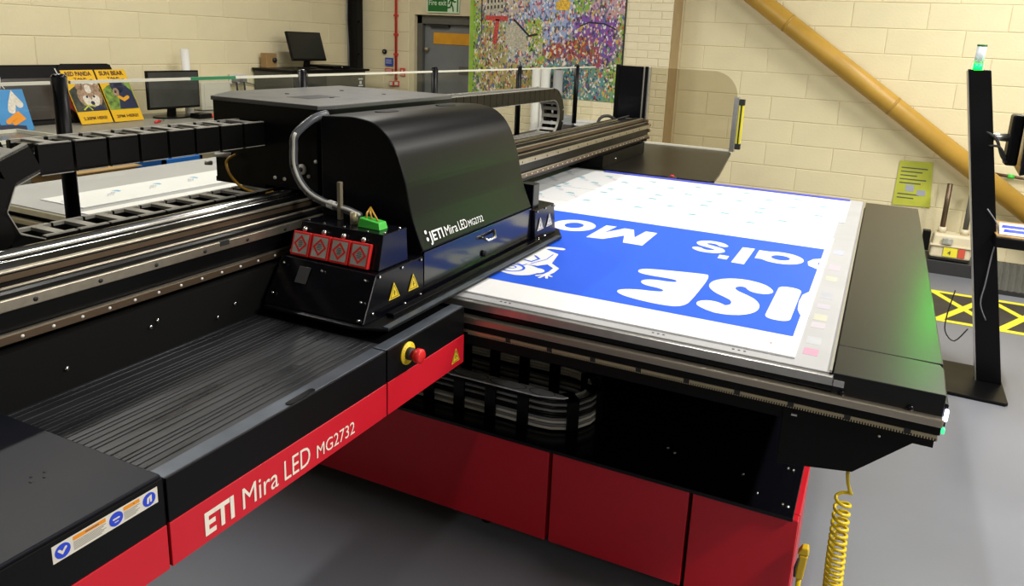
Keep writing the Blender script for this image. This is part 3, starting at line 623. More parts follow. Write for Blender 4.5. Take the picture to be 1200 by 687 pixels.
sp = G().box(-.024, .230, 2.095, 4.37, 1.03, 1.086).build('side_panel', M['tabletop'], P, .002)
c = [(-.024, 1.889), (.226, 1.889), (.230, 2.06), (.222, 2.088), (.14, 2.092), (-.024, 2.092)]
G().plate(c, 1.03, 1.086).build('front_corner_panel', M['tabletop'], P, .002)
fp = G().box(-1.04, .222, 1.892, 1.93, 1.035, 1.05).build('front_apron', M['blackgloss'], P)
G().box(-.022, .224, 1.889, 2.09, 1.005, 1.03).build('corner_block', M['black'], P)
for x in (.0, .155): G().cyl((x, 1.896, 1.035), (x, 1.884, 1.035), .009, 12).build('bolt', M['blackgloss'], P)
G().box(-3.55, .222, 1.925, 2.05, .93, 1.06).build('front_beam', M['blackmatte'], P)
fr_ = G().profile_y([(0, 0)] * 3, 0, 0) if False else None
fr = G(); fr.box(-3.55, .229, 1.872, 1.90, 1.008, 1.031); fr = fr.build('slide_rail', M['railx'], P, .004)
G().box(-3.55, .226, 1.877, 1.9, .988, 1.008).build('rail_base', M['blackmatte'], P)
# toothed rack: fine teeth are one strip
g = G(); g.box(-3.0, .222, 1.880, 1.895, .977, .985)
x = -1.06
while x < .222: g.box(x, x + .0032, 1.880, 1.893, .971, .977); x += .0064
rk = g.build('gear_rack', M['brass'], P); rk['kind'] = 'stuff'
for k in range(9): G().box(-.93 + k * .135, -.915 + k * .135, 1.878, 1.884, .974, .990).build('rack_clamp', M['dark'], P)
G().cyl((.10, 1.896, .945), (.10, 1.890, .945), .0035, 8).build('sensor_bolt', M['steel'], P)
# outboard trapezoid plate and inner skirt
G().prism([(-.13, 1.895, .968), (-.13, 1.895, .80), (.053, 1.895, .828), (.187, 1.895, .955), (.224, 1.895, .962), (.224, 1.895, .99), (-.13, 1.895, .99)], (0, .03, 0)).build('end_gusset', M['blackmatte'], P, .002)
G().box(-.13, -.06, 1.925, 2.9, .80, .97).build('gusset_web', M['blackmatte'], P)
G().box(-3.5, -.13, 1.90, 1.925, .93, .99).build('skirt', M['blackmatte'], P)
G().box(-.108, -.094, 1.888, 1.895, .947, .952).build('cable_tie', M['alu'], P)
G().box(.226, .236, 1.90, 2.0, 1.0, 1.06).build('end_cap', M['black'], P, .003)
G().box(.229, .238, 1.890, 1.902, 1.018, 1.050).build('lamp_lens', M['led'], P, .004)
G().box(.228, .236, 1.886, 1.90, .988, 1.003).build('green_lamp_lens', M['ledg'], P, .003)
# inner dark body between shelf and bed
G().box(-3.3, -.16, 2.95, 4.2, .47, .96).build('inner_body', M['blackmatte'], P)
screws(P, [(-.62, 2.945, .62), (-.42, 2.945, .60), (-.24, 2.945, .66), (-.8, 2.945, .70), (-.3, 2.945, .8)], 'y', .012, .006, 'black')
# base cabinet
bc = G().box(-3.0, -.16, 2.24, 4.2, .085, .455).build('base_cabinet', M['blackmatte'], P)
for x0, x1 in ((-3.0, -2.05), (-2.04, -.903), (-.889, -.402), (-.390, -.062)):
    G().box(x0, x1, 2.205, 2.24, .088, .452).build('panel', M['red'], bc, .003)
G().box(-.098, -.060, 2.24, 2.56, .02, .455).build('end_panel', M['red'], bc, .003)
G().box(-2.9, -.35, 2.36, 4.1, .03, .085).build('plinth', M['blackmatte'], bc)
for x in (-.42, -1.2, -2.3): G().cyl((x, 2.33, 0), (x, 2.33, .088), .028, 14).build('foot', M['blackmatte'], bc)
G().box(-3.0, -.078, 2.185, 4.2, .456, .470).build('shelf', M['blackgloss'], P, .002)
screws(P, [(-.10, 2.24, .470), (-.118, 2.245, .470), (-.11, 2.47, .470), (-.128, 2.475, .470), (-.2, 2.27, .470), (-.26, 2.36, .470), (-.5, 2.38, .470), (-.53, 2.4, .470)], 'z', .005, .003)

# ---- parking station with tray and red band
FX = -1.055
st = G().box(-1.56, FX - .006, -.5, 1.84, .895, 1.060).build('station_body', M['black'], P)
for y0, y1, zt in ((-.5, .800, 1.078), (.806, 1.455, 1.0725), (1.461, 1.846, 1.0725)):
    f = G().box(FX - .006, FX, y0, y1, .984, zt).build('fascia', M['blackgloss'] if y0 > 2 else M['black'], P, .0015)
    G().box(FX - .006, FX + .001, y0, y1, .894, .9835).build('band', M['red'], P, .001)
G().box(-1.50, FX - .02, 1.80, 1.846, .894, .984).build('band_return', M['red'], P)
G().box(-1.56, FX - .004, -.5, .800, 1.060, 1.084).build('station_cover', M['coverm'], P, .003)
screws(P, [(-1.22, .70, 1.084), (-1.235, .71, 1.084), (-1.24, .69, 1.084), (-1.225, .68, 1.084)], 'z', .003, .0006, 'dark')
G().box(-1.10, FX - .006, .806, 1.455, 1.060, 1.0725).build('lip', M['lip'], P, .002)
G().box(-1.10, FX - .006, 1.461, 1.846, 1.060, 1.0725).build('lip', M['lip'], P, .002)
n = 12; c = [(-1.068 + .008 * math.cos(2 * PI * k / n), 1.16 + .035 * (1 if math.sin(2 * PI * k / n) > 0 else -1) + .008 * math.sin(2 * PI * k / n)) for k in range(n)]
G().plate(c, 1.0725, 1.0745).build('slot_cap', M['blackgloss'], P)
tray = G().box(-1.53, -1.10, .800, 1.50, 1.055, 1.064).build('tray', M['rubber'], P)
g = G()
x = -1.520
while x < -1.112:
    G().box(x, x + .0022, .806, 1.49, 1.064, 1.0662).build('rib', M['rubber'], tray, .0006, 1)
    x += rnd.choice((.013, .019, .026))
G().box(-1.562, -1.53, -.5, 1.86, .9, 1.19).build('back_wall', M['blackmatte'], P)
screws(P, [(-1.528, .95, 1.115), (-1.528, 1.16, 1.14), (-1.528, 1.18, 1.15), (-1.528, 1.42, 1.12), (-1.528, 1.36, 1.10)], 'x', .005, .003)
# lettering on the band
g = G(); O_ = (FX + .001, 0, 0)
def band_text(s, y0, y1, z0, size, bold, shear=0.0): g.text(s, size, (FX + .001, y0, z0), Y3, Z3, X3, .0012, bold, width=y1 - y0, shear=shear)
band_text('ETI', .879, .950, .911, .066, .035); band_text('Mira', .972, 1.070, .911, .068, 0); band_text('LED', 1.088, 1.168, .911, .068, 0); band_text('MG2732', 1.190, 1.324, .911, .046, 0)
g.build('lettering', M['text'], P)
# safety label
lb = G().box(FX, FX + .0008, .602, .787, 1.0385, 1.0685).build('safety_label', M['label'], P)
def lf(nm, pts, m, t=.0012): g = G(); g.flat(pts, (FX, .602, 1.0385), Y3, Z3, X3, t); g.build(nm, M[m], lb)
def rc(a, b, c, d): return [(a, c), (b, c), (b, d), (a, d)]
for a, b in ((.033, .088), (.120, .150)):
    lf('orange_strip', rc(a, b, .021, .028), 'orange'); 
    g = G(); g.flat(rc(a + .02, b - .012, .0235, .0255), (FX, .602, 1.0385), Y3, Z3, X3, .0015)
    for i in range(6): g.flat(rc(a, b - .004 * (i % 3), .0175 - i * .0026, .0185 - i * .0026), (FX, .602, 1.0385), Y3, Z3, X3, .0012)
    g.build('text_lines', M['frame'], lb)
for yc in (.016, .106, .168):
    n = 24; lf('icon_disc', [(yc + .0125 * math.cos(2 * PI * k / n), .015 + .0125 * math.sin(2 * PI * k / n)) for k in range(n)], 'iconblue')
    g = G(); O_ = (FX, .602 + yc, 1.0385 + .015)
    if yc < .05: g.stroke([(-.006, .003), (-.001, -.003), (.005, .004)], .004, O_, Y3, Z3, X3, .0016)
    elif yc < .12: g.stroke([(-.005, .001), (.005, .001)], .003, O_, Y3, Z3, X3, .0016); g.stroke([(-.003, -.005), (.003, -.005)], .0015, O_, Y3, Z3, X3, .0016)
    else: g.stroke([(-.003, -.005), (-.002, .003), (.003, .005), (.003, -.004)], .004, O_, Y3, Z3, X3, .0016)
    g.build('icon_mark', M['label'], lb)
def warning(parent, O, U, V, N, w, h, ym='yellow'):
    g = G(); g.flat([(0, 0), (w, 0), (w / 2, h)], O, U, V, N, .001); g.build('warning_triangle', M[ym], parent)
    g = G(); i = .14
    for a, b in (((w * i, h * .09), (w * (1 - i), h * .09)), ((w * (1 - i), h * .09), (w / 2, h * .84)), ((w / 2, h * .84), (w * i, h * .09))): g.stroke([a, b], h * .04, O, U, V, N, .0015, n=0)
    g.stroke([(w * .47, h * .52), (w * .55, h * .36), (w * .46, h * .36), (w * .53, h * .2)], h * .06, O, U, V, N, .0016, n=0)
    g.build('warning_mark', M['dark'], parent)
warning(P, (FX + .001, 1.775, .912), Y3, Z3, X3, .045, .045)
# emergency stop
es = G().cyl((FX, 1.548, 1.034), (FX + .004, 1.548, 1.034), .031, 28).build('emergency_stop', M['yellow'], P)
g = G()
for k in range(20):
    if k in (4, 5, 14, 15): continue
    a = 2 * PI * k / 20; g.stroke([(.0235 * math.cos(a), .0235 * math.sin(a)), (.0265 * math.cos(a), .0265 * math.sin(a))], .003, (FX + .004, 1.548, 1.034), Y3, Z3, X3, .0008, n=0)
g.build('ring_marks', M['orange'], es)
G().cyl((FX + .004, 1.548, 1.034), (FX + .018, 1.548, 1.034), .017, 20).build('collar', M['dark'], es)
g = G(); g.tube([(FX + .018, 1.548, 1.034), (FX + .026, 1.548, 1.034), (FX + .030, 1.548, 1.034), (FX + .044, 1.548, 1.034), (FX + .048, 1.548, 1.034)], [.013, .013, .0195, .0195, .015], 22); g.build('push_button', M['redplastic'], es)

# ---- gantry beam
gb = G().profile_y([(-1.60, 1.165), (-1.60, 1.19), (-1.560, 1.20), (-1.560, 1.303), (-1.585, 1.310), (-1.60, 1.316), (-1.60, 1.333), (-1.66, 1.338), (-1.70, 1.325), (-1.74, 1.325), (-1.74, 1.238), (-2.24, 1.238), (-2.24, 1.165)], -1.2, 5.37).build('gantry_beam', M['black'], P)
BY0, BY1 = -1.2, 5.37
G().box(-1.560, -1.548, BY0, BY1, 1.270, 1.295).build('guide_rail', M['railx'], gb, .002)
G().box(-1.560, -1.548, BY0, BY1 - .02, 1.201, 1.221).build('lower_rail', M['bronze'], gb, .002)
G().box(-1.556, -1.5475, BY0, BY1 - .02, 1.2205, 1.224).build('rail_edge', M['railx'], gb)
G().cyl((-1.578, BY0, 1.309), (-1.578, BY1, 1.309), .0035, 10).build('bright_edge', M['railx'], gb)
G().box(-1.603, -1.598, BY0, BY1, 1.317, 1.330).build('upper_web', M['bronze'], gb)
G().box(-1.615, -1.600, BY0, BY1, 1.330, 1.338).build('cover_edge', M['railx'], gb, .002)
G().cyl((-1.71, BY0, 1.336), (-1.71, BY1 - .3, 1.336), .015, 14).build('round_rail', M['steel'], gb)
G().cyl((-1.685, BY0, 1.331), (-1.685, BY1 - .3, 1.331), .004, 8).build('bright_edge', M['steel'], gb)
ys = [-.1 + .145 * i for i in range(37)]
screws(gb, [(-1.548, y, 1.281) for y in ys if y < BY1 - .03 and y > .6], 'x', .0055, .0006, 'dark', 'bolt_hole')
screws(gb, [(-1.548, .62 + .065 * i, 1.211) for i in range(72)], 'x', .0038, .0012, 'roll', 'rail_screw')
G().box(-1.552, -1.5465, 1.40, 1.43, 1.283, 1.296).build('scale_label', M['dark'], gb)
# beam end plate and far column
G().box(-1.74, -1.565, 5.37, 5.385, 1.17, 1.33).build('end_plate', M['bronze'], P, .002)
for z in (1.20, 1.25, 1.29): G().cyl((-1.56, 5.385, z), (-1.56, 5.40, z), .012, 10).build('end_bolt', M['bronze'], P)
G().box(-2.2, -1.575, 4.47, 5.36, 1.086, 1.165).build('far_column', M['black'], P)
screws(P, [(-1.575, 4.72, 1.12)], 'x', .006, .004)
fc = [(-2.2, 4.46), (-.90, 4.46), (-.875, 4.52), (-.90, 4.80), (-1.03, 5.86), (-1.06, 5.93), (-2.2, 5.93)]
G().plate(fc, 1.066, 1.084).build('far_station_cover', M['tabletop'], P, .003)
G().plate([(-2.2, 4.5), (-1.10, 4.5), (-1.18, 5.88), (-2.2, 5.88)], .62, 1.066).build('far_station_body', M['black'], P)
G().box(-2.1, -1.4, 4.7, 5.7, 0, .62).build('far_leg', M['black'], P)
G().box(-2.15, -1.56, -.4, .9, 0, 1.165).build('near_leg', M['black'], P)
G().box(-1.14, -1.09, 4.425, 4.455, 1.075, 1.092).build('clamp', M['bronze'], P, .003)
G().cyl((-1.115, 4.44, 1.092), (-1.115, 4.44, 1.10), .012, 10).build('red_knob', M['redplastic'], P)
g = G(); g.tube(smooth([(-1.82, 4.95, 1.245), (-1.80, 4.98, 1.345), (-1.76, 5.03, 1.365), (-1.73, 5.08, 1.345), (-1.72, 5.10, 1.33)]), .011, 8); g.tube([(-1.72, 5.12, 1.34), (-1.66, 5.2, 1.362)], .006, 6); g.build('cable_loop', M['dark'], P)

# ================================================================== print carriage
C = thing('print_carriage', 'black curved-hood print carriage on the bridge over the blue sheet', 'print carriage', (-1.5, 2.2, 1.086))
pl = [(-1.50, 1.495), (-1.185, 1.495), (-1.103, 1.53), (-1.100, 2.69), (-1.16, 2.80), (-1.50, 2.80)]
G().plate(pl, 1.0895, 1.098).build('base_plate', M['black'], C, .0015)
G().box(-1.120, -1.102, 1.53, 2.69, 1.098, 1.101).build('plate_edge', M['lip'], C)
G().box(-1.160, -1.135, 1.60, 2.56, 1.098, 1.110).build('guide_strip', M['blackgloss'], C, .002)
hp = [(-1.178, 1.098), (-1.178, 1.232), (-1.172, 1.235), (-1.206, 1.315), (-1.222, 1.37), (-1.236, 1.431), (-1.257, 1.491), (-1.268, 1.517), (-1.281, 1.539), (-1.297, 1.560), (-1.317, 1.578), (-1.340, 1.592), (-1.366, 1.601), (-1.40, 1.606), (-1.434, 1.608), (-1.515, 1.604), (-1.545, 1.602), (-1.545, 1.098)]
hp = hp[:2] + [(q[0], q[2]) for q in smooth([(a, 0, b) for a, b in hp[2:-2]], 4)] + hp[-2:]
hd = G(); n = len(hp); hd.add([(x, 1.80, z) for x, z in hp] + [(x, 2.545, z) for x, z in hp], [tuple(range(n))] + [tuple(range(n, 2 * n))])
for i in range(n):
    j = (i + 1) % n; a = hp[i]; b = hp[j]; vs = [(a[0], 1.80, a[1]), (b[0], 1.80, b[1]), (b[0], 2.545, b[1]), (a[0], 2.545, a[1])]
    hd.add(vs, [(0, 1, 2, 3)], True)
me = hd.mesh('hood', M['hood']); bm = bmesh.new(); bm.from_mesh(me); bmesh.ops.remove_doubles(bm, verts=bm.verts, dist=1e-5)
for f in bm.faces: f.smooth = len(f.verts) == 4
for e in bm.edges:
    if len(e.link_faces) == 2 and e.calc_face_angle(0) > .6: e.smooth = False
bmesh.ops.recalc_face_normals(bm, faces=bm.faces); bm.to_mesh(me); bm.free()
hood = put('hood', me, C)
hb = hood.modifiers.new('bevel', 'BEVEL'); hb.width = .004; hb.segments = 2; hb.limit_method = 'ANGLE'; hb.angle_limit = 1.2
G().box(-1.178, -1.170, 1.803, 2.542, 1.104, 1.231).build('lower_panel', M['mirror'], C, .001)
# lettering on the sloping hood face
Uh = Vector(Y3); Vh = Vector((-.034, 0, .080)).normalized(); Nh = Vector((.080, 0, .034)).normalized()
def hp_pt(y, z): return Vector((-1.172 - (z - 1.235) * .425, y, z))
g = G(); 
for zz in (.012, .034): g.stroke([(0, zz), (0, zz + .0005)], .012, hp_pt(1.838, 1.250), Uh, Vh, Nh, .002)
g.text('JETI', .043, hp_pt(1.848, 1.252), Uh, Vh, Nh, .002, .02, width=.078); g.text('Mira', .043, hp_pt(1.938, 1.252), Uh, Vh, Nh, .002, 0, width=.072); g.text('LED', .043, hp_pt(2.020, 1.252), Uh, Vh, Nh, .002, 0, width=.052); g.text('MG2732', .030, hp_pt(2.080, 1.252), Uh, Vh, Nh, .002, 0, width=.098)
g.build('lettering', M['hoodtext'], hood)
for y in (2.02, 2.38):
    g = G(); g.plate([(-1.46 + .03 * math.cos(2 * PI * k / 16), y + .05 * math.sin(2 * PI * k / 16)) for k in range(16)], 1.6065, 1.6095); g.build('recess_cap', M['blackmatte'], hood)
# handle and lock on the lower panel
g = G(); g.tube([(-1.170, 2.155, 1.200), (-1.148, 2.157, 1.193), (-1.146, 2.205, 1.193), (-1.170, 2.24, 1.207)], .0055, 8); g.build('handle', M['steel'], C)
g = G(); g.cyl((-1.170, 2.164, 1.142), (-1.163, 2.164, 1.142), .011, 14); g.build('lock', M['blackmatte'], C)
# near lamp housing
lh = G().hexa([(-1.515, 1.51, 1.099), (-1.168, 1.51, 1.099), (-1.168, 1.80, 1.099), (-1.515, 1.80, 1.099)], [(-1.515, 1.59, 1.221), (-1.172, 1.575, 1.221), (-1.172, 1.80, 1.221), (-1.515, 1.80, 1.221)]).build('lamp_housing', M['blackgloss'], C, .003)
screws(lh, [(-1.168, 1.55, 1.120), (-1.170, 1.585, 1.213), (-1.170, 1.69, 1.213), (-1.170, 1.785, 1.213), (-1.168, 1.78, 1.108), (-1.168, 1.70, 1.104)], 'x', .0045, .003)
screws(lh, [(-1.49, 1.572, 1.205), (-1.49, 1.522, 1.13), (-1.20, 1.563, 1.205), (-1.185, 1.512, 1.110), (-1.35, 1.567, 1.205), (-1.19, 1.53, 1.155)], 'y', .0045, .004)
G().prism([(-1.432, 1.547, 1.165), (-1.392, 1.546, 1.165), (-1.392, 1.570, 1.205), (-1.432, 1.571, 1.205)], (0, -.0015, 0)).build('dull_label', mat('dull_label', (.03, .03, .032), .5), lh)
for y in (1.622, 1.716): warning(lh, (-1.1675, y, 1.136), Y3, Vector((-.03, 0, 1)).normalized(), X3, .052, .047)
# cartridge block
cb = G().hexa([(-1.485, 1.605, 1.222), (-1.185, 1.600, 1.222), (-1.185, 1.74, 1.222), (-1.485, 1.74, 1.222)], [(-1.475, 1.632, 1.318), (-1.190, 1.630, 1.318), (-1.190, 1.74, 1.318), (-1.475, 1.74, 1.318)]).build('cartridge_block', M['blackgloss'], C, .002)
screws(cb, [(-1.465, 1.65, 1.318), (-1.40, 1.64, 1.318), (-1.33, 1.64, 1.318), (-1.25, 1.64, 1.318), (-1.20, 1.65, 1.318), (-1.20, 1.72, 1.318)], 'z', .004, .003)
Uc = Vector((1, -.01, 0)).normalized(); Vc = Vector((0, .30, .95)).normalized(); Nc = Vector((0, -.95, .30))
for i in range(4):
    O = Vector((-1.486 + i * .0690, 1.600 - i * .0008, 1.2235))
    q = G().prism([O, O + Uc * .066, O + Uc * .066 + Vc * .070, O + Vc * .070], Nc * .012).build('cartridge', M['redplastic'], C, .003)
    O = O + Nc * .0125
    g = G(); g.flat([(.007, .007), (.059, .007), (.059, .063), (.007, .063)], O, Uc, Vc, Nc, .0005); g.build('silver_label', M['silver'], q)
    g = G(); k = [(.033, .056), (.053, .035), (.033, .014), (.013, .035)]; g.stroke(k, .006, O, Uc, Vc, Nc, .001, closed=True); g.build('diamond_outline', M['redplastic'], q)
    g = G()
    for j in range(4): g.stroke([(.024 + abs(j - 1.5) * .002, .028 + j * .005), (.042 - abs(j - 1.5) * .002, .028 + j * .005)], .0018, O, Uc, Vc, Nc, .0014, n=0)
    g.build('label_lines', M['dark'], q)
    G().sph(tuple(O + Uc * .033 + Vc * .078 - Nc * .01), .0085, 12).build('cap', M['steel'], q)
# fittings on the housing: green connector, clear pillar, hose
G().hexa([(-1.305, 1.665, 1.318), (-1.225, 1.660, 1.318), (-1.225, 1.70, 1.318), (-1.305, 1.70, 1.318)], [(-1.30, 1.668, 1.345), (-1.232, 1.665, 1.338), (-1.232, 1.70, 1.338), (-1.30, 1.70, 1.345)]).build('green_connector', M['green'], C, .002)
g = G(); 
for k in range(3): g.tube([(-1.285 + k * .02, 1.68, 1.34), (-1.29 + k * .012, 1.69, 1.356), (-1.30, 1.72, 1.365)], .003, 6)
g.build('amber_wire', M['amber'], C)
G().box(-1.405, -1.392, 1.70, 1.713, 1.318, 1.43).build('pillar', mat('dull_tan', (.22, .19, .13), .4), C, .002)
G().cyl((-1.335, 1.69, 1.318), (-1.335, 1.69, 1.352), .012, 12).build('brass_fitting', M['brass'], C)
g = G()
cp = [(-1.56, 1.735, 1.622 - .045), (-1.583, 1.735, 1.548), (-1.597, 1.74, 1.505), (-1.602, 1.745, 1.45), (-1.582, 1.745, 1.405), (-1.54, 1.74, 1.372), (-1.48, 1.73, 1.356), (-1.42, 1.72, 1.350), (-1.37, 1.71, 1.347), (-1.325, 1.70, 1.340)]
cp = [(-1.545, 1.83, 1.605), (-1.556, 1.78, 1.592)] + cp[1:]
cp2 = cp; cp = smooth(cp, 4)
g.tube(cp, .0125, 10); hose = g.build('sleeved_cable', mat('grey_sleeve', (.10, .105, .12), .25), C)
g = G(); g.tube([(x + .010, y - .012, z + .006) for x, y, z in cp[8:]], .0048, 8); g.build('pale_tube', M['cablew'], hose)
for p in (cp2[4], cp2[6]):
    G().sph(p, .0135, 10).build('tie', M['dark'], hose)
G().cyl((-1.455, 1.725, 1.354), (-1.43, 1.722, 1.351), .013, 10).build('marker_sleeve', M['roll'], hose)
# far lamp housing
lf2 = G().hexa([(-1.515, 2.545, 1.099), (-1.152, 2.548, 1.099), (-1.152, 2.745, 1.099), (-1.30, 2.78, 1.099), (-1.515, 2.78, 1.099)], [(-1.515, 2.545, 1.221), (-1.157, 2.548, 1.221), (-1.157, 2.73, 1.221), (-1.30, 2.76, 1.221), (-1.515, 2.76, 1.221)]).build('far_lamp_housing', M['blackgloss'], C, .003)
for y in (2.562, 2.648): warning(lf2, (-1.1515, y, 1.139), Y3, Vector((-.03, 0, 1)).normalized(), X3, .058, .050, 'label')
screws(lf2, [(-1.155, 2.565, 1.215), (-1.155, 2.64, 1.216), (-1.153, 2.72, 1.212), (-1.152, 2.58, 1.104), (-1.152, 2.64, 1.104)], 'x', .0045, .003)
G().box(-1.245, -1.180, 2.575, 2.63, 1.221, 1.315).build('sensor_post', M['blackgloss'], C, .003)
G().box(-1.262, -1.247, 2.56, 2.585, 1.23, 1.30).build('red_strip', M['redplastic'], C, .003)
# electronics box
tp = [(-2.03, 1.84), (-1.595, 1.84), (-1.575, 1.90), (-1.575, 2.60), (-1.62, 2.635), (-2.14, 2.62), (-2.14, 2.02)]
G().plate(tp, 1.352, 1.612).build('electronics_box', M['black'], C)
tp2 = [(-2.035, 1.835), (-1.588, 1.835), (-1.69, 2.08), (-1.578, 2.58), (-1.60, 2.61), (-2.13, 2.60), (-2.14, 2.06)]
tp2 = [(-2.035, 1.835), (-1.585, 1.835), (-1.570, 1.90), (-1.570, 2.605), (-1.62, 2.64), (-2.145, 2.625), (-2.145, 2.02)]
lid = G().plate(tp2, 1.612, 1.626).build('box_lid', mat('grey_box_lid', (.075, .075, .075), .36, rvar=.05), C, .002)
screws(lid, [(-1.75, 2.1, 1.626), (-1.95, 2.1, 1.626), (-1.75, 2.4, 1.626), (-1.95, 2.4, 1.626)], 'z', .008, .002, 'dark')
G().plate([(-1.86, 2.0), (-1.76, 2.0), (-1.76, 2.16), (-1.86, 2.16)], 1.626, 1.6265).build('dark_sticker', M['coverm'], lid)
G().box(-2.04, -1.82, 1.845, 2.0, 1.337, 1.353).build('chain_bracket', M['black'], C)
screws(C, [(-1.60, 1.84, 1.45), (-1.63, 1.84, 1.40), (-1.73, 1.84, 1.38), (-1.77, 1.84, 1.38)], 'y', .006, .004, 'roll')
G().cyl((-1.655, 1.84, 1.42), (-1.655, 1.832, 1.42), .017, 14).build('pale_gland', M['label'], C)
G().cyl((-1.655, 1.832, 1.42), (-1.655, 1.831, 1.42), .008, 10).build('gland_hole', M['dark'], C)
g = G(); g.tube(smooth([(-1.93, 1.83, 1.44), (-1.94, 1.80, 1.42), (-1.925, 1.80, 1.375), (-1.88, 1.81, 1.335), (-1.82, 1.83, 1.322), (-1.79, 1.85, 1.33)]), .0045, 8); g.build('amber_cable', M['amber'], C)
g = G(); g.cyl((-2.02, 1.83, 1.43), (-1.96, 1.84, 1.435), .008, 8); g.build('pale_plug', M['cablew'], C); G().cyl((-2.06, 1.82, 1.40), (-2.04, 1.83, 1.40), .008, 8).build('pale_plug', M['cablew'], C)

# ================================================================== cable chains on the bridge
def plate_mesh(p, h):
    g = G(); t = .012
    g.box(-t / 2, t / 2, -p * .5, p * .485, -h / 2, h / 2); m1 = g.mesh('side_plate', M['plastic'])
    return m1
def bar_mesh(p, w, h, top):
    g = G(); z = h / 2 if top else -h / 2; k = 1 if top else -1
    z0, z1 = sorted((z - k * .006, z + k * .0025)); e = w / 2 + .006; i = w / 2 - .008
    g.plate([(-e, -p * .49), (-i, -p * .49), (-i, -p * .14), (i, -p * .14), (i, -p * .49), (e, -p * .49), (e, p * .45), (i, p * .45), (i, p * .16), (-i, p * .16), (-i, p * .45), (-e, p * .45)], z0, z1)
    return g.mesh('crossbar', M['palegrey'])  # crossbars are a paler grey than the side plates
def chain(label, ya, yb, yc, z_top, z_bot, h, p, xc, w):
    t = thing('cable_chain', label, 'cable chain', (xc, yc, (z_top + z_bot) / 2 - .2), None)
    R = (z_top - z_bot) / 2 - h / 2; zc = (z_top + z_bot) / 2
    s_ = 1 if ya > yc else -1       # direction from bend towards the carriage end
    pts = []
    L1 = abs(ya - yc); n1 = int(L1 / p)
    for i in range(n1): pts.append((ya - s_ * (i + .5) * L1 / n1, zc + R, 0.0))
    nb = max(3, round(PI * R / p))
    for i in range(nb):
        a = (i + .5) / nb * PI; pts.append((yc - s_ * R * math.sin(a), zc + R * math.cos(a), a))
    L2 = abs(yb - yc); n2 = int(L2 / p)
    for i in range(n2): pts.append((yc + s_ * (i + .5) * L2 / n2, zc - R, PI))
    pm, bt, bb = plate_mesh(p, h), bar_mesh(p, w, h, True), bar_mesh(p, w, h, False)
    nb_ = G().box(-.02, .02, -.010, .010, h / 2 - .012, h / 2 - .001).mesh('separator', M['plastic'])
    for y, z, a in pts:
        th = (PI - 0) * 0 + (a if s_ > 0 else -a)
        Mx = Matrix.Translation((xc, y, z)) @ Matrix.Rotation(th, 4, 'X') @ (Matrix.Rotation(PI, 4, 'Z') if s_ > 0 else Matrix.Identity(4))
        l = put('side_plate', pm, t, Mx @ Matrix.Translation((w / 2, 0, 0))); put('side_plate', pm, t, Mx @ Matrix.Translation((-w / 2, 0, 0)))
        put('crossbar', bt, t, Mx); put('crossbar', bb, t, Mx); put('separator', nb_, t, Mx @ Matrix.Translation((0, p * .42, 0)))
    g = G(); path = [(xc + .02, y, z) for y, z, a in pts]; g.tube(path, h * .22, 8); path = [(xc - .025, y, z) for y, z, a in pts]; g.tube(path, h * .26, 8); g.build('cable', M['blackmatte'], t)
    return t
chain('black cable chain looping along the bridge left of the carriage', 1.842, 2.75, 1.11, 1.557, 1.260, .073, .085, -1.868, .108)
chain('black cable chain arching over the bridge right of the carriage', 2.642, 2.9, 4.175, 1.580, 1.242, .068, .064, -1.868, .108)

# ================================================================== low cable chain on the shelf
t = thing('cable_chain', 'flat coiled cable chain with grey tape on the shelf under the bed', 'cable chain', (-1.4, 2.46, .47))
def stadium(r, z, xl=-2.1, cx=-.99, cy=2.46):
    pts = [(xl + (cx - xl) * i / 8, cy - r, z) for i in range(9)]
    pts += [(cx + r * math.sin(a), cy - r * math.cos(a), z) for a in [PI * i / 10 for i in range(1, 10)]]
    return pts + [(cx - (cx - xl) * i / 8, cy + r, z) for i in range(9)]
zz = [.482, .494, .507, .518, .529, .540, .552, .564, .576, .588]
mm = ['cablew', 'cableg', 'cablew', 'cableg', 'plastic', 'plastic', 'cableg', 'plastic', 'cableg', 'plastic']
for z, m in zip(zz, mm):
    G().tube(stadium(.165, z), .0058, 8).build('cable', M[m], t); 
    if m == 'cablew' or z > .56: G().tube(stadium(.125, z + .002), .0055, 6).build('cable', M['cablew' if z > .56 else m], t)
sm_ = G(); sm_.box(-.022, .022, -.034, -.022, 0, .128); sm_.box(-.022, .022, .022, .034, 0, .128); sm_.box(-.022, .022, -.034, .034, 0, .010); sm_.box(-.022, .022, -.034, .034, .118, .128); sm_ = sm_.mesh('link', M['plastic'])
lp = [(-1.05 - .135 * i, 2.46 - .146, 0) for i in range(8)] + [(-.99 + .146 * math.sin(a), 2.46 - .146 * math.cos(a), a) for a in (.75, 1.6, 2.4)] + [(-1.05 - .135 * i, 2.46 + .146, 0) for i in range(8)]
for x, y, a in lp: put('link', sm_, t, Matrix.Translation((x, y, .4705)) @ Matrix.Rotation(a, 4, 'Z'))
g = G(); top = [(-1.385, 2.295), (-1.36, 2.285), (-1.0, 2.285), (-.90, 2.315), (-.89, 2.33), (-1.0, 2.345), (-1.36, 2.350)]
g.plate(top, .6, .606); tp_ = g.build('grey_tape', M['capgrey'], t, .002)
for xc_, w_ in ((-1.29, .075), (-1.13, .075), (-.99, .05)):
    g = G(); g.stroke([(xc_ + w_ * math.cos(2 * PI * k / 24), 2.318 + .026 * math.sin(2 * PI * k / 24)) for k in range(24)], .0028, (0, 0, .606), X3, Y3, Z3, .0006, closed=True, n=0); g.build('oval_ring', M['dark'], tp_)

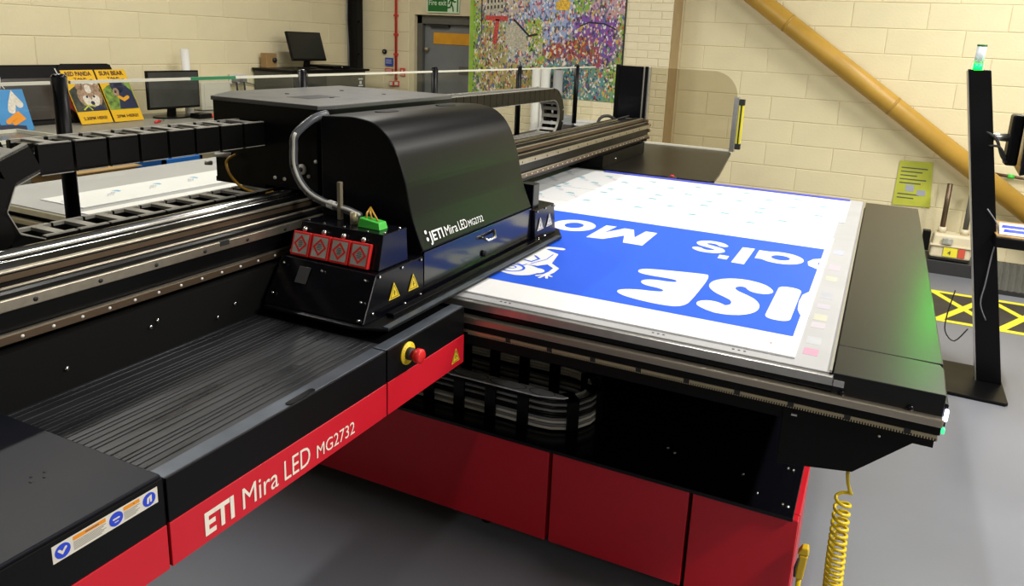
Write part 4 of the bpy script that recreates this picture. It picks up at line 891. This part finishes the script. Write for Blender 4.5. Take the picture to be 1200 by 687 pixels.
# ================================================================== sheets on the bed
SZ = BZ + .0006
sh = thing('printed_sheet', 'white board printed blue with big rounded white lettering on the bed', 'sheet', (-1.5, 2.65, SZ))
G().box(-2.935, -.122, 1.945, 3.405, SZ, SZ + .005).build('board', M['white'], sh)
ZT = SZ + .005
g = G(); g.flat([(-2.2, 2.095), (-.144, 2.095), (-.144, 3.175), (-2.2, 3.175)], (0, 0, ZT), X3, Y3, Z3, .0004); g.build('blue_print', M['blue'], sh)
OO = (0, 0, ZT); H = .0009
def letter(fn, nm='letter', m='white'):
    g = G(); fn(g); return g.build(nm, M[m], sh)
def rr(g, x0, x1, y0, y1, r, h=H):
    pts = []
    for cx_, cy_, a0 in ((x1 - r, y1 - r, 0), (x0 + r, y1 - r, 90), (x0 + r, y0 + r, 180), (x1 - r, y0 + r, 270)):
        pts += [(cx_ + r * math.cos(math.radians(a0 + k * 22.5)), cy_ + r * math.sin(math.radians(a0 + k * 22.5))) for k in range(5)]
    g.flat(pts, OO, X3, Y3, Z3, h)
letter(lambda g: rr(g, -.240, -.167, 2.205, 2.560, .03))
def S_(g):
    pts = [(-.292, 2.475), (-.31, 2.505), (-.345, 2.520), (-.382, 2.510), (-.407, 2.475), (-.408, 2.430), (-.385, 2.392), (-.352, 2.365), (-.325, 2.338), (-.310, 2.300), (-.312, 2.255), (-.335, 2.222), (-.372, 2.212), (-.405, 2.232)]
    g.stroke(smooth([(a, b, 0) for a, b in pts], 3), .085, OO, X3, Y3, Z3, H)
letter(S_)
def E_(g):
    g.flat(chaikin([(-.470, 2.165), (-.466, 2.30), (-.470, 2.545), (-.50, 2.547), (-.67, 2.505), (-.712, 2.475), (-.700, 2.432), (-.65, 2.425), (-.58, 2.428), (-.556, 2.418), (-.560, 2.392), (-.64, 2.386), (-.668, 2.350), (-.645, 2.312), (-.59, 2.306), (-.566, 2.292), (-.575, 2.268), (-.665, 2.250), (-.708, 2.208), (-.67, 2.166), (-.55, 2.146)], 2), OO, X3, Y3, Z3, H)
letter(E_)
letter(lambda g: g.flat([(-.148, 2.30), (-.1445, 2.29), (-.1445, 2.545), (-.160, 2.50), (-.163, 2.42), (-.158, 2.34)], OO, X3, Y3, Z3, H))
letter(lambda g: g.flat([(-.441, 2.757), (-.394, 2.757), (-.394, 3.012), (-.441, 3.006)], OO, X3, Y3, Z3, H))
def ring(g, cx_, cy_, rx, ry, w, a0=0, a1=360, closed=True):
    n = 28; pts = [(cx_ + rx * math.cos(math.radians(a0 + (a1 - a0) * k / n)), cy_ + ry * math.sin(math.radians(a0 + (a1 - a0) * k / n))) for k in range(n + (0 if closed else 1))]
    g.stroke(pts, w, OO, X3, Y3, Z3, H, closed=closed)
letter(lambda g: (ring(g, -.285, 2.930, .060, .062, .050), g.stroke([(-.352, 3.0), (-.350, 2.87)], .046, OO, X3, Y3, Z3, H + .0001, n=0)))
def s_(g): g.stroke(smooth([(a, b, 0) for a, b in [(-.515, 2.985), (-.535, 3.008), (-.575, 3.012), (-.600, 2.985), (-.590, 2.955), (-.555, 2.938), (-.522, 2.920), (-.512, 2.890), (-.535, 2.866), (-.575, 2.864), (-.598, 2.885)]], 3), .040, OO, X3, Y3, Z3, H)
letter(s_)
letter(lambda g: g.flat([(-.497, 2.785), (-.463, 2.785), (-.463, 2.838), (-.500, 2.838)], OO, X3, Y3, Z3, H), 'apostrophe')
letter(lambda g: g.flat([(-.1445, 3.01), (-.17, 2.985), (-.186, 2.935), (-.178, 2.88), (-.1445, 2.848), (-.1445, 2.905), (-.150, 2.93), (-.1445, 2.96)], OO, X3, Y3, Z3, H))
def M_(g):
    g.flat([(-1.033, 2.789), (-.965, 2.800), (-.908, 2.905), (-.877, 2.794), (-.796, 2.793), (-.802, 3.028), (-.852, 3.030), (-.862, 2.90), (-.905, 3.026), (-.945, 3.026), (-.996, 2.905), (-.985, 3.035), (-1.032, 3.032)], OO, X3, Y3, Z3, H)
letter(M_)
letter(lambda g: ring(g, -1.150, 2.948, .066, .078, .052))
# partly covered white cartoon drawing: limbs, torso and round head
def fig(g):
    k = dict(O=OO, U=X3, V=Y3, N=Z3)
    g.stroke(smooth([(-1.13, 2.47, 0), (-1.10, 2.545, 0), (-1.045, 2.562, 0)]), .030, t=H, **k)
    g.flat([(-1.15, 2.50), (-1.10, 2.53), (-1.026, 2.488), (-.998, 2.36), (-1.03, 2.31), (-1.15, 2.30)], OO, X3, Y3, Z3, H + .0001)
    g.stroke([(-1.02, 2.37), (-.962, 2.318), (-.958, 2.268), (-.962, 2.235)], .020, t=H + .0002, **k)
    for i, q in enumerate(((-.985, 2.205), (-.968, 2.19), (-.945, 2.198), (-.938, 2.222))): g.stroke([(-.962, 2.236), q], .010, t=H + .0003 + i * .00005, **k)
    g.stroke([(-1.10, 2.245), (-1.06, 2.235)], .13, t=H + .0005, **k); g.stroke([(-1.03, 2.245), (-1.01, 2.255)], .06, t=H + .0006, **k)
letter(fig, 'cartoon_figure')
def fig2(g):
    k = dict(O=OO, U=X3, V=Y3, N=Z3, t=H + .001)
    g.stroke([(-1.095 + .042 * math.cos(math.radians(a)), 2.240 + .042 * math.sin(math.radians(a))) for a in range(-110, 120, 15)], .009, **k)
    g.stroke([(-1.10 + .016 * math.cos(math.radians(a)), 2.245 + .016 * math.sin(math.radians(a))) for a in range(0, 360, 30)], .006, **k)
    g.stroke([(-1.06, 2.32), (-1.035, 2.40), (-1.04, 2.47)], .004, **k); g.stroke([(-1.10, 2.35), (-1.07, 2.345), (-1.06, 2.39), (-1.09, 2.42)], .008, **k)
    g.stroke([(-1.10, 2.295), (-1.075, 2.285), (-1.07, 2.305)], .006, **k)
letter(fig2, 'drawing_line', 'blue')
letter(lambda g: g.stroke([(-.192, 2.012), (-.1915, 2.012)], .006, OO, X3, Y3, Z3, H), 'ink_dot', 'redplastic')

def film_sheet(name, label, x0, x1, y0, y1, z, seed, cover=0, rows=None):
    t = thing(name, label, 'sheet', ((x0 + x1) / 2, (y0 + y1) / 2, z)); r_ = random.Random(seed)
    G().box(x0, x1, y0, y1, z, z + .004).build('board', M['whitefilm'], t)
    g1, g2 = G(), G(); O = (0, 0, z + .004)
    y = y0 + .07; k = 0
    while y < y1 - .03:
        x = x0 + .06 + (.13 if k % 2 else 0)
        while x < x1 - .14:
            g1.flat([(x, y), (x + .052, y + .004), (x + .044, y + .022), (x + .012, y + .026)], O, X3, Y3, Z3, .0004)
            yy = y - .012
            for j in range(3):                       # small slanted line of print under each mark
                for i in range(7):
                    a = x + .035 + i * .010; b = yy - i * .009 - j * .013
                    if r_.random() < .8 and y0 + .006 < b and a < x1 - .01: g2.flat([(a, b), (a + .0055, b), (a + .0055, b + .009), (a, b + .008)], O, X3, Y3, Z3, .0004)
            x += .27 if x0 > -2.5 else .16
        y += .125 if x0 > -2.5 else .11; k += 1
    g1.build('film_mark', M['teal' if x0 > -2.5 else 'cyan'], t)['kind'] = 'stuff'
    o = g2.build('film_lettering', M['greyprint'], t); o['kind'] = 'stuff'
    return t
film_sheet('film_sheet', 'film covered white strip just behind the blue printed board', -2.2, -.128, 3.412, 3.768, SZ, 3)
film_sheet('film_sheet', 'film covered white sheet at the far edge of the bed', -2.2, -.100, 3.775, 4.362, SZ, 5)
t = thing('edge_strip', 'violet blue board edge along the far side of the bed', 'strip', (-1.1, 4.39, SZ)); G().box(-1.53, -.105, 4.366, 4.415, SZ, SZ + .006).build('strip', M['bluedark'], t); G().box(-1.53, -.105, 4.366, 4.374, SZ + .006, SZ + .0065).build('print_edge', M['iconblue'], t)
film_sheet('film_sheet', 'film covered white strip on the left end of the bed', -3.285, -3.00, 2.01, 3.30, SZ, 9)

# ================================================================== safety screen on the bridge
t = thing('safety_screen', 'clear glass safety screen with black posts behind the bridge', 'screen', (-2.2, 3.4, 1.24))
PYS = [1.44, 2.46, 3.47, 4.49, 5.50]
SX = -2.2
for y in PYS:
    p = G().cyl((SX, y, 1.24), (SX, y, 1.685), .021 if y < 2 else .018, 16).build('post', M['black'], t)
    G().sph((SX, y, 1.685), .021 if y < 2 else .018, 12, .5).build('cap', M['blackgloss'], p)
yy = [-.2] + PYS + [5.93]
for a, b in zip(yy, yy[1:]):
    p = G().box(SX - .004, SX + .004, a + .03, b - .03, 1.26, 1.665).build('pane', M['glass'], t)
    G().box(SX - .005, SX + .005, a + .03, b - .03, 1.664, 1.673).build('top_edge', M['edge'], p)
G().box(SX - .006, SX + .006, 1.90, 2.1, 1.663, 1.674).build('green_edge', M['edgeg'], t)
# end guard
t = thing('end_guard', 'end guard of black panel, aluminium frame and smoked round-cornered acrylic', 'guard', (-1.5, 5.95, 1.084))
G().box(-2.005, -1.80, 5.945, 5.975, 1.084, 1.692).build('black_panel', M['blackgloss'], t, .003)
G().box(-2.035, -2.005, 5.94, 5.98, 1.084, 1.70).build('black_upright', M['black'], t, .004)
G().box(-1.80, -1.745, 5.935, 5.985, 1.084, 1.694).build('aluminium_upright', M['alu'], t, .004)
G().box(-1.785, -1.76, 5.93, 5.935, 1.084, 1.694).build('groove', M['black'], t)
pts = [(-1.745, 1.095), (-1.045, 1.095), (-1.045, 1.50)] + [(-1.245 + .2 * math.cos(math.radians(a)), 1.495 + .195 * math.sin(math.radians(a))) for a in range(5, 91, 9)] + [(-1.745, 1.69)]
G().prism([(x, 5.955, z) for x, z in pts], (0, .008, 0)).build('smoked_pane', M['smoke'], t)
G().box(-1.745, -1.05, 5.94, 5.975, 1.084, 1.098).build('bottom_channel', M['edge'], t, .002)
G().box(-1.062, -1.025, 5.93, 5.98, 1.084, 1.505).build('aluminium_upright', M['alu'], t, .003)
lc = G().box(-1.020, -.985, 5.94, 5.975, 1.12, 1.475).build('light_curtain', M['floory'], t, .003)
G().box(-1.008, -.997, 5.937, 5.94, 1.15, 1.445).build('lens_strip', M['dark'], lc)
for z0, z1 in ((1.105, 1.15), (1.445, 1.49)): G().box(-1.022, -.983, 5.936, 5.978, z0, z1).build('end_cap', M['dark'], lc, .002)

# ================================================================== workstation stand at right
t = thing('stand', 'tall black leaning stand with floor plate beside the printer table', 'stand', (.7, 4.9, 0))
G().plate([(.36, 4.60), (.835, 4.585), (.850, 4.60), (.855, 5.09), (.845, 5.105), (.37, 5.11)], 0.0, .02).build('floor_plate', M['black'], t, .004)
G().hexa([(.715, 4.86, .02), (.845, 4.86, .02), (.845, 4.93, .02), (.715, 4.93, .02)], [(.385, 4.86, 1.81), (.495, 4.86, 1.81), (.495, 4.93, 1.81), (.385, 4.93, 1.81)]).build('post', M['black'], t, .004)
G().hexa([(.709, 4.858, .02), (.715, 4.858, .02), (.715, 4.93, .02), (.709, 4.93, .02)], [(.380, 4.858, 1.80), (.385, 4.858, 1.80), (.385, 4.93, 1.80), (.380, 4.93, 1.80)]).build('post_edge', M['alu'], t)
G().box(.655, 1.25, 4.75, 5.25, .855, .915).build('tray', M['black'], t, .006)
G().box(.66, 1.25, 4.76, 5.24, .915, .92).build('tray_mat', M['card'], t)
g = G(); g.tube(smooth([(.60, 4.84, 1.05), (.675, 4.84, .94), (.665, 4.835, .80), (.66, 4.83, .62), (.655, 4.83, .50), (.70, 4.845, .40)]), .004, 6); g.build('cable', M['cableg'], t)
g = G(); g.tube(smooth([(.52, 4.845, .55), (.50, 4.83, .40), (.505, 4.82, .30), (.56, 4.82, .25), (.62, 4.845, .33)]), .004, 6); g.build('loop_cable', M['dark'], t)
b = G().cyl((.43, 4.895, 1.81), (.43, 4.895, 1.842), .024, 16).build('beacon_lamp', M['beacon'], t)
G().cyl((.43, 4.895, 1.842), (.433, 4.895, 1.935), .024, 16).build('beacon_lens', M['beaconw'], t); G().cyl((.433, 4.895, 1.935), (.433, 4.895, 1.945), .025, 16).build('beacon_cap', M['exit'], t)
t = thing('monitor', 'black monitor seen edge-on, held by an arm on the leaning stand', 'monitor', (.78, 4.9, 1.27))
G().hexa([(.700, 4.72, 1.265), (.735, 4.72, 1.275), (.76, 5.12, 1.275), (.725, 5.12, 1.265)], [(.665 + .03, 4.72, 1.635), (.70 + .02, 4.72, 1.64), (.725 + .02, 5.12, 1.64), (.69 + .03, 5.12, 1.635)]).build('housing', M['blackgloss'], t, .006)
G().box(.64, .70, 4.85, 4.97, 1.30, 1.58).build('back_cover', M['black'], t, .012)
g = G(); g.cyl((.50, 4.9, 1.45), (.66, 4.9, 1.45), .022, 12); g.build('arm', M['alu'], t)
g = G(); g.tube(smooth([(.52, 4.87, 1.48), (.58, 4.85, 1.44), (.62, 4.85, 1.35), (.66, 4.86, 1.31)]), .008, 8); g.tube(smooth([(.55, 4.86, 1.40), (.60, 4.84, 1.40), (.64, 4.85, 1.34)]), .007, 8); g.build('cable', M['dark'], t)
t = thing('document', 'crumpled printed leaflet with blue bands lying on the stand tray', 'paper', (.95, 4.95, .92))
G().hexa([(.675, 4.80, .9225), (.90, 4.80, .922), (.95, 5.05, .922), (.70, 5.05, .922)], [(.675, 4.80, .925), (.90, 4.80, .925), (.95, 5.05, .945), (.70, 5.05, .945)]).build('leaf', M['roll'], t)
for k in range(2): G().hexa([(.70, 4.85 + .09 * k, .929 + .007 * k), (.92, 4.85 + .09 * k, .929 + .007 * k), (.93, 4.90 + .09 * k, .934 + .007 * k), (.71, 4.90 + .09 * k, .934 + .007 * k)], [(.70, 4.85 + .09 * k, .931 + .007 * k), (.92, 4.85 + .09 * k, .931 + .007 * k), (.93, 4.90 + .09 * k, .936 + .007 * k), (.71, 4.90 + .09 * k, .936 + .007 * k)]).build('blue_band', M['iconblue'], t)

# ================================================================== yellow coiled hose and air gun
t = thing('coil_hose', 'yellow coiled air hose hanging under the right corner of the table', 'hose', (.05, 1.95, .2))
pts = [(.046, 1.95, .815), (.046, 1.95, .79), (.050, 1.95, .765), (.058, 1.95, .742)]
turns = 27; zt, zb = .735, .25
for i in range(turns * 12 + 1):
    a = 2 * PI * i / 12; f = i / (turns * 12.0); r = .0185 + .003 * min(1, f * 3); p_ = 1.0
    z = zt - (zt - zb) * (f ** .80 if f > 0 else 0)
    pts.append((.045 + .016 * f + r * math.cos(a + .3), 1.95 + r * math.sin(a + .3), z))
G().tube(pts, .0047, 7).build('coil', M['hose'], t)
G().cyl((.046, 1.95, .83), (.046, 1.95, .805), .008, 10).build('fitting', M['brass'], t)
t = thing('air_gun', 'yellow air blow gun hanging on the red end of the printer base', 'air gun', (-.03, 2.2, .26))
g = G(); g.hexa([(-.050, 2.16, .285), (-.026, 2.16, .285), (-.026, 2.19, .285), (-.050, 2.19, .285)], [(-.046, 2.16, .37), (-.020, 2.16, .37), (-.020, 2.19, .37), (-.046, 2.19, .37)]); g.build('handle', M['ywear'], t, .005)
G().hexa([(-.052, 2.16, .37), (-.018, 2.16, .372), (-.018, 2.19, .372), (-.052, 2.19, .37)], [(-.040, 2.16, .395), (-.022, 2.16, .398), (-.022, 2.19, .398), (-.040, 2.19, .395)]).build('head', M['ywear'], t, .004)
G().cyl((-.037, 2.175, .285), (-.037, 2.175, .20), .008, 10).build('inlet', M['hose'], t)
G().tube([(-.045, 2.155, .36), (-.052, 2.15, .33), (-.05, 2.15, .30)], .004, 6).build('trigger', M['dark'], t)

# ================================================================== ceiling battens (the room's lamps, and one added to brighten the back wall)
for i, (x, y, w) in enumerate(BATTENS):
    t = thing('ceiling_batten', 'ceiling fluorescent batten, number %d along the ceiling rows' % (i + 1), 'ceiling light', (x, y, CEIL - .1), 'ceiling battens above the printer')
    t['label'] = 'white fluorescent ceiling batten above ' + ('the camera side of the room', 'the right end of the printer table', 'the leaning stand', 'the blue printed sheet', 'the left end of the printer bed', 'the workbench monitor', 'the ochre gas pipe, added to brighten the back wall')[i]; del t['group']
    G().box(x - .06, x + .06, y - .76, y + .76, CEIL - .07, CEIL - .002).build('housing', M['roomwall'], t)
    for s in (-1, 1): G().cyl((x + s * .03, y - .74, CEIL - .085), (x + s * .03, y + .74, CEIL - .085), .013, 8).build('tube', M['tube'], t)
    ld = bpy.data.lights.new('batten_light', 'AREA'); ld.shape = 'RECTANGLE'; ld.size = .12; ld.size_y = 1.5; ld.energy = w; ld.color = (1, .965, .90)
    lo = bpy.data.objects.new('batten_light', ld); COL.objects.link(lo); lo.location = (x, y, CEIL - .11)
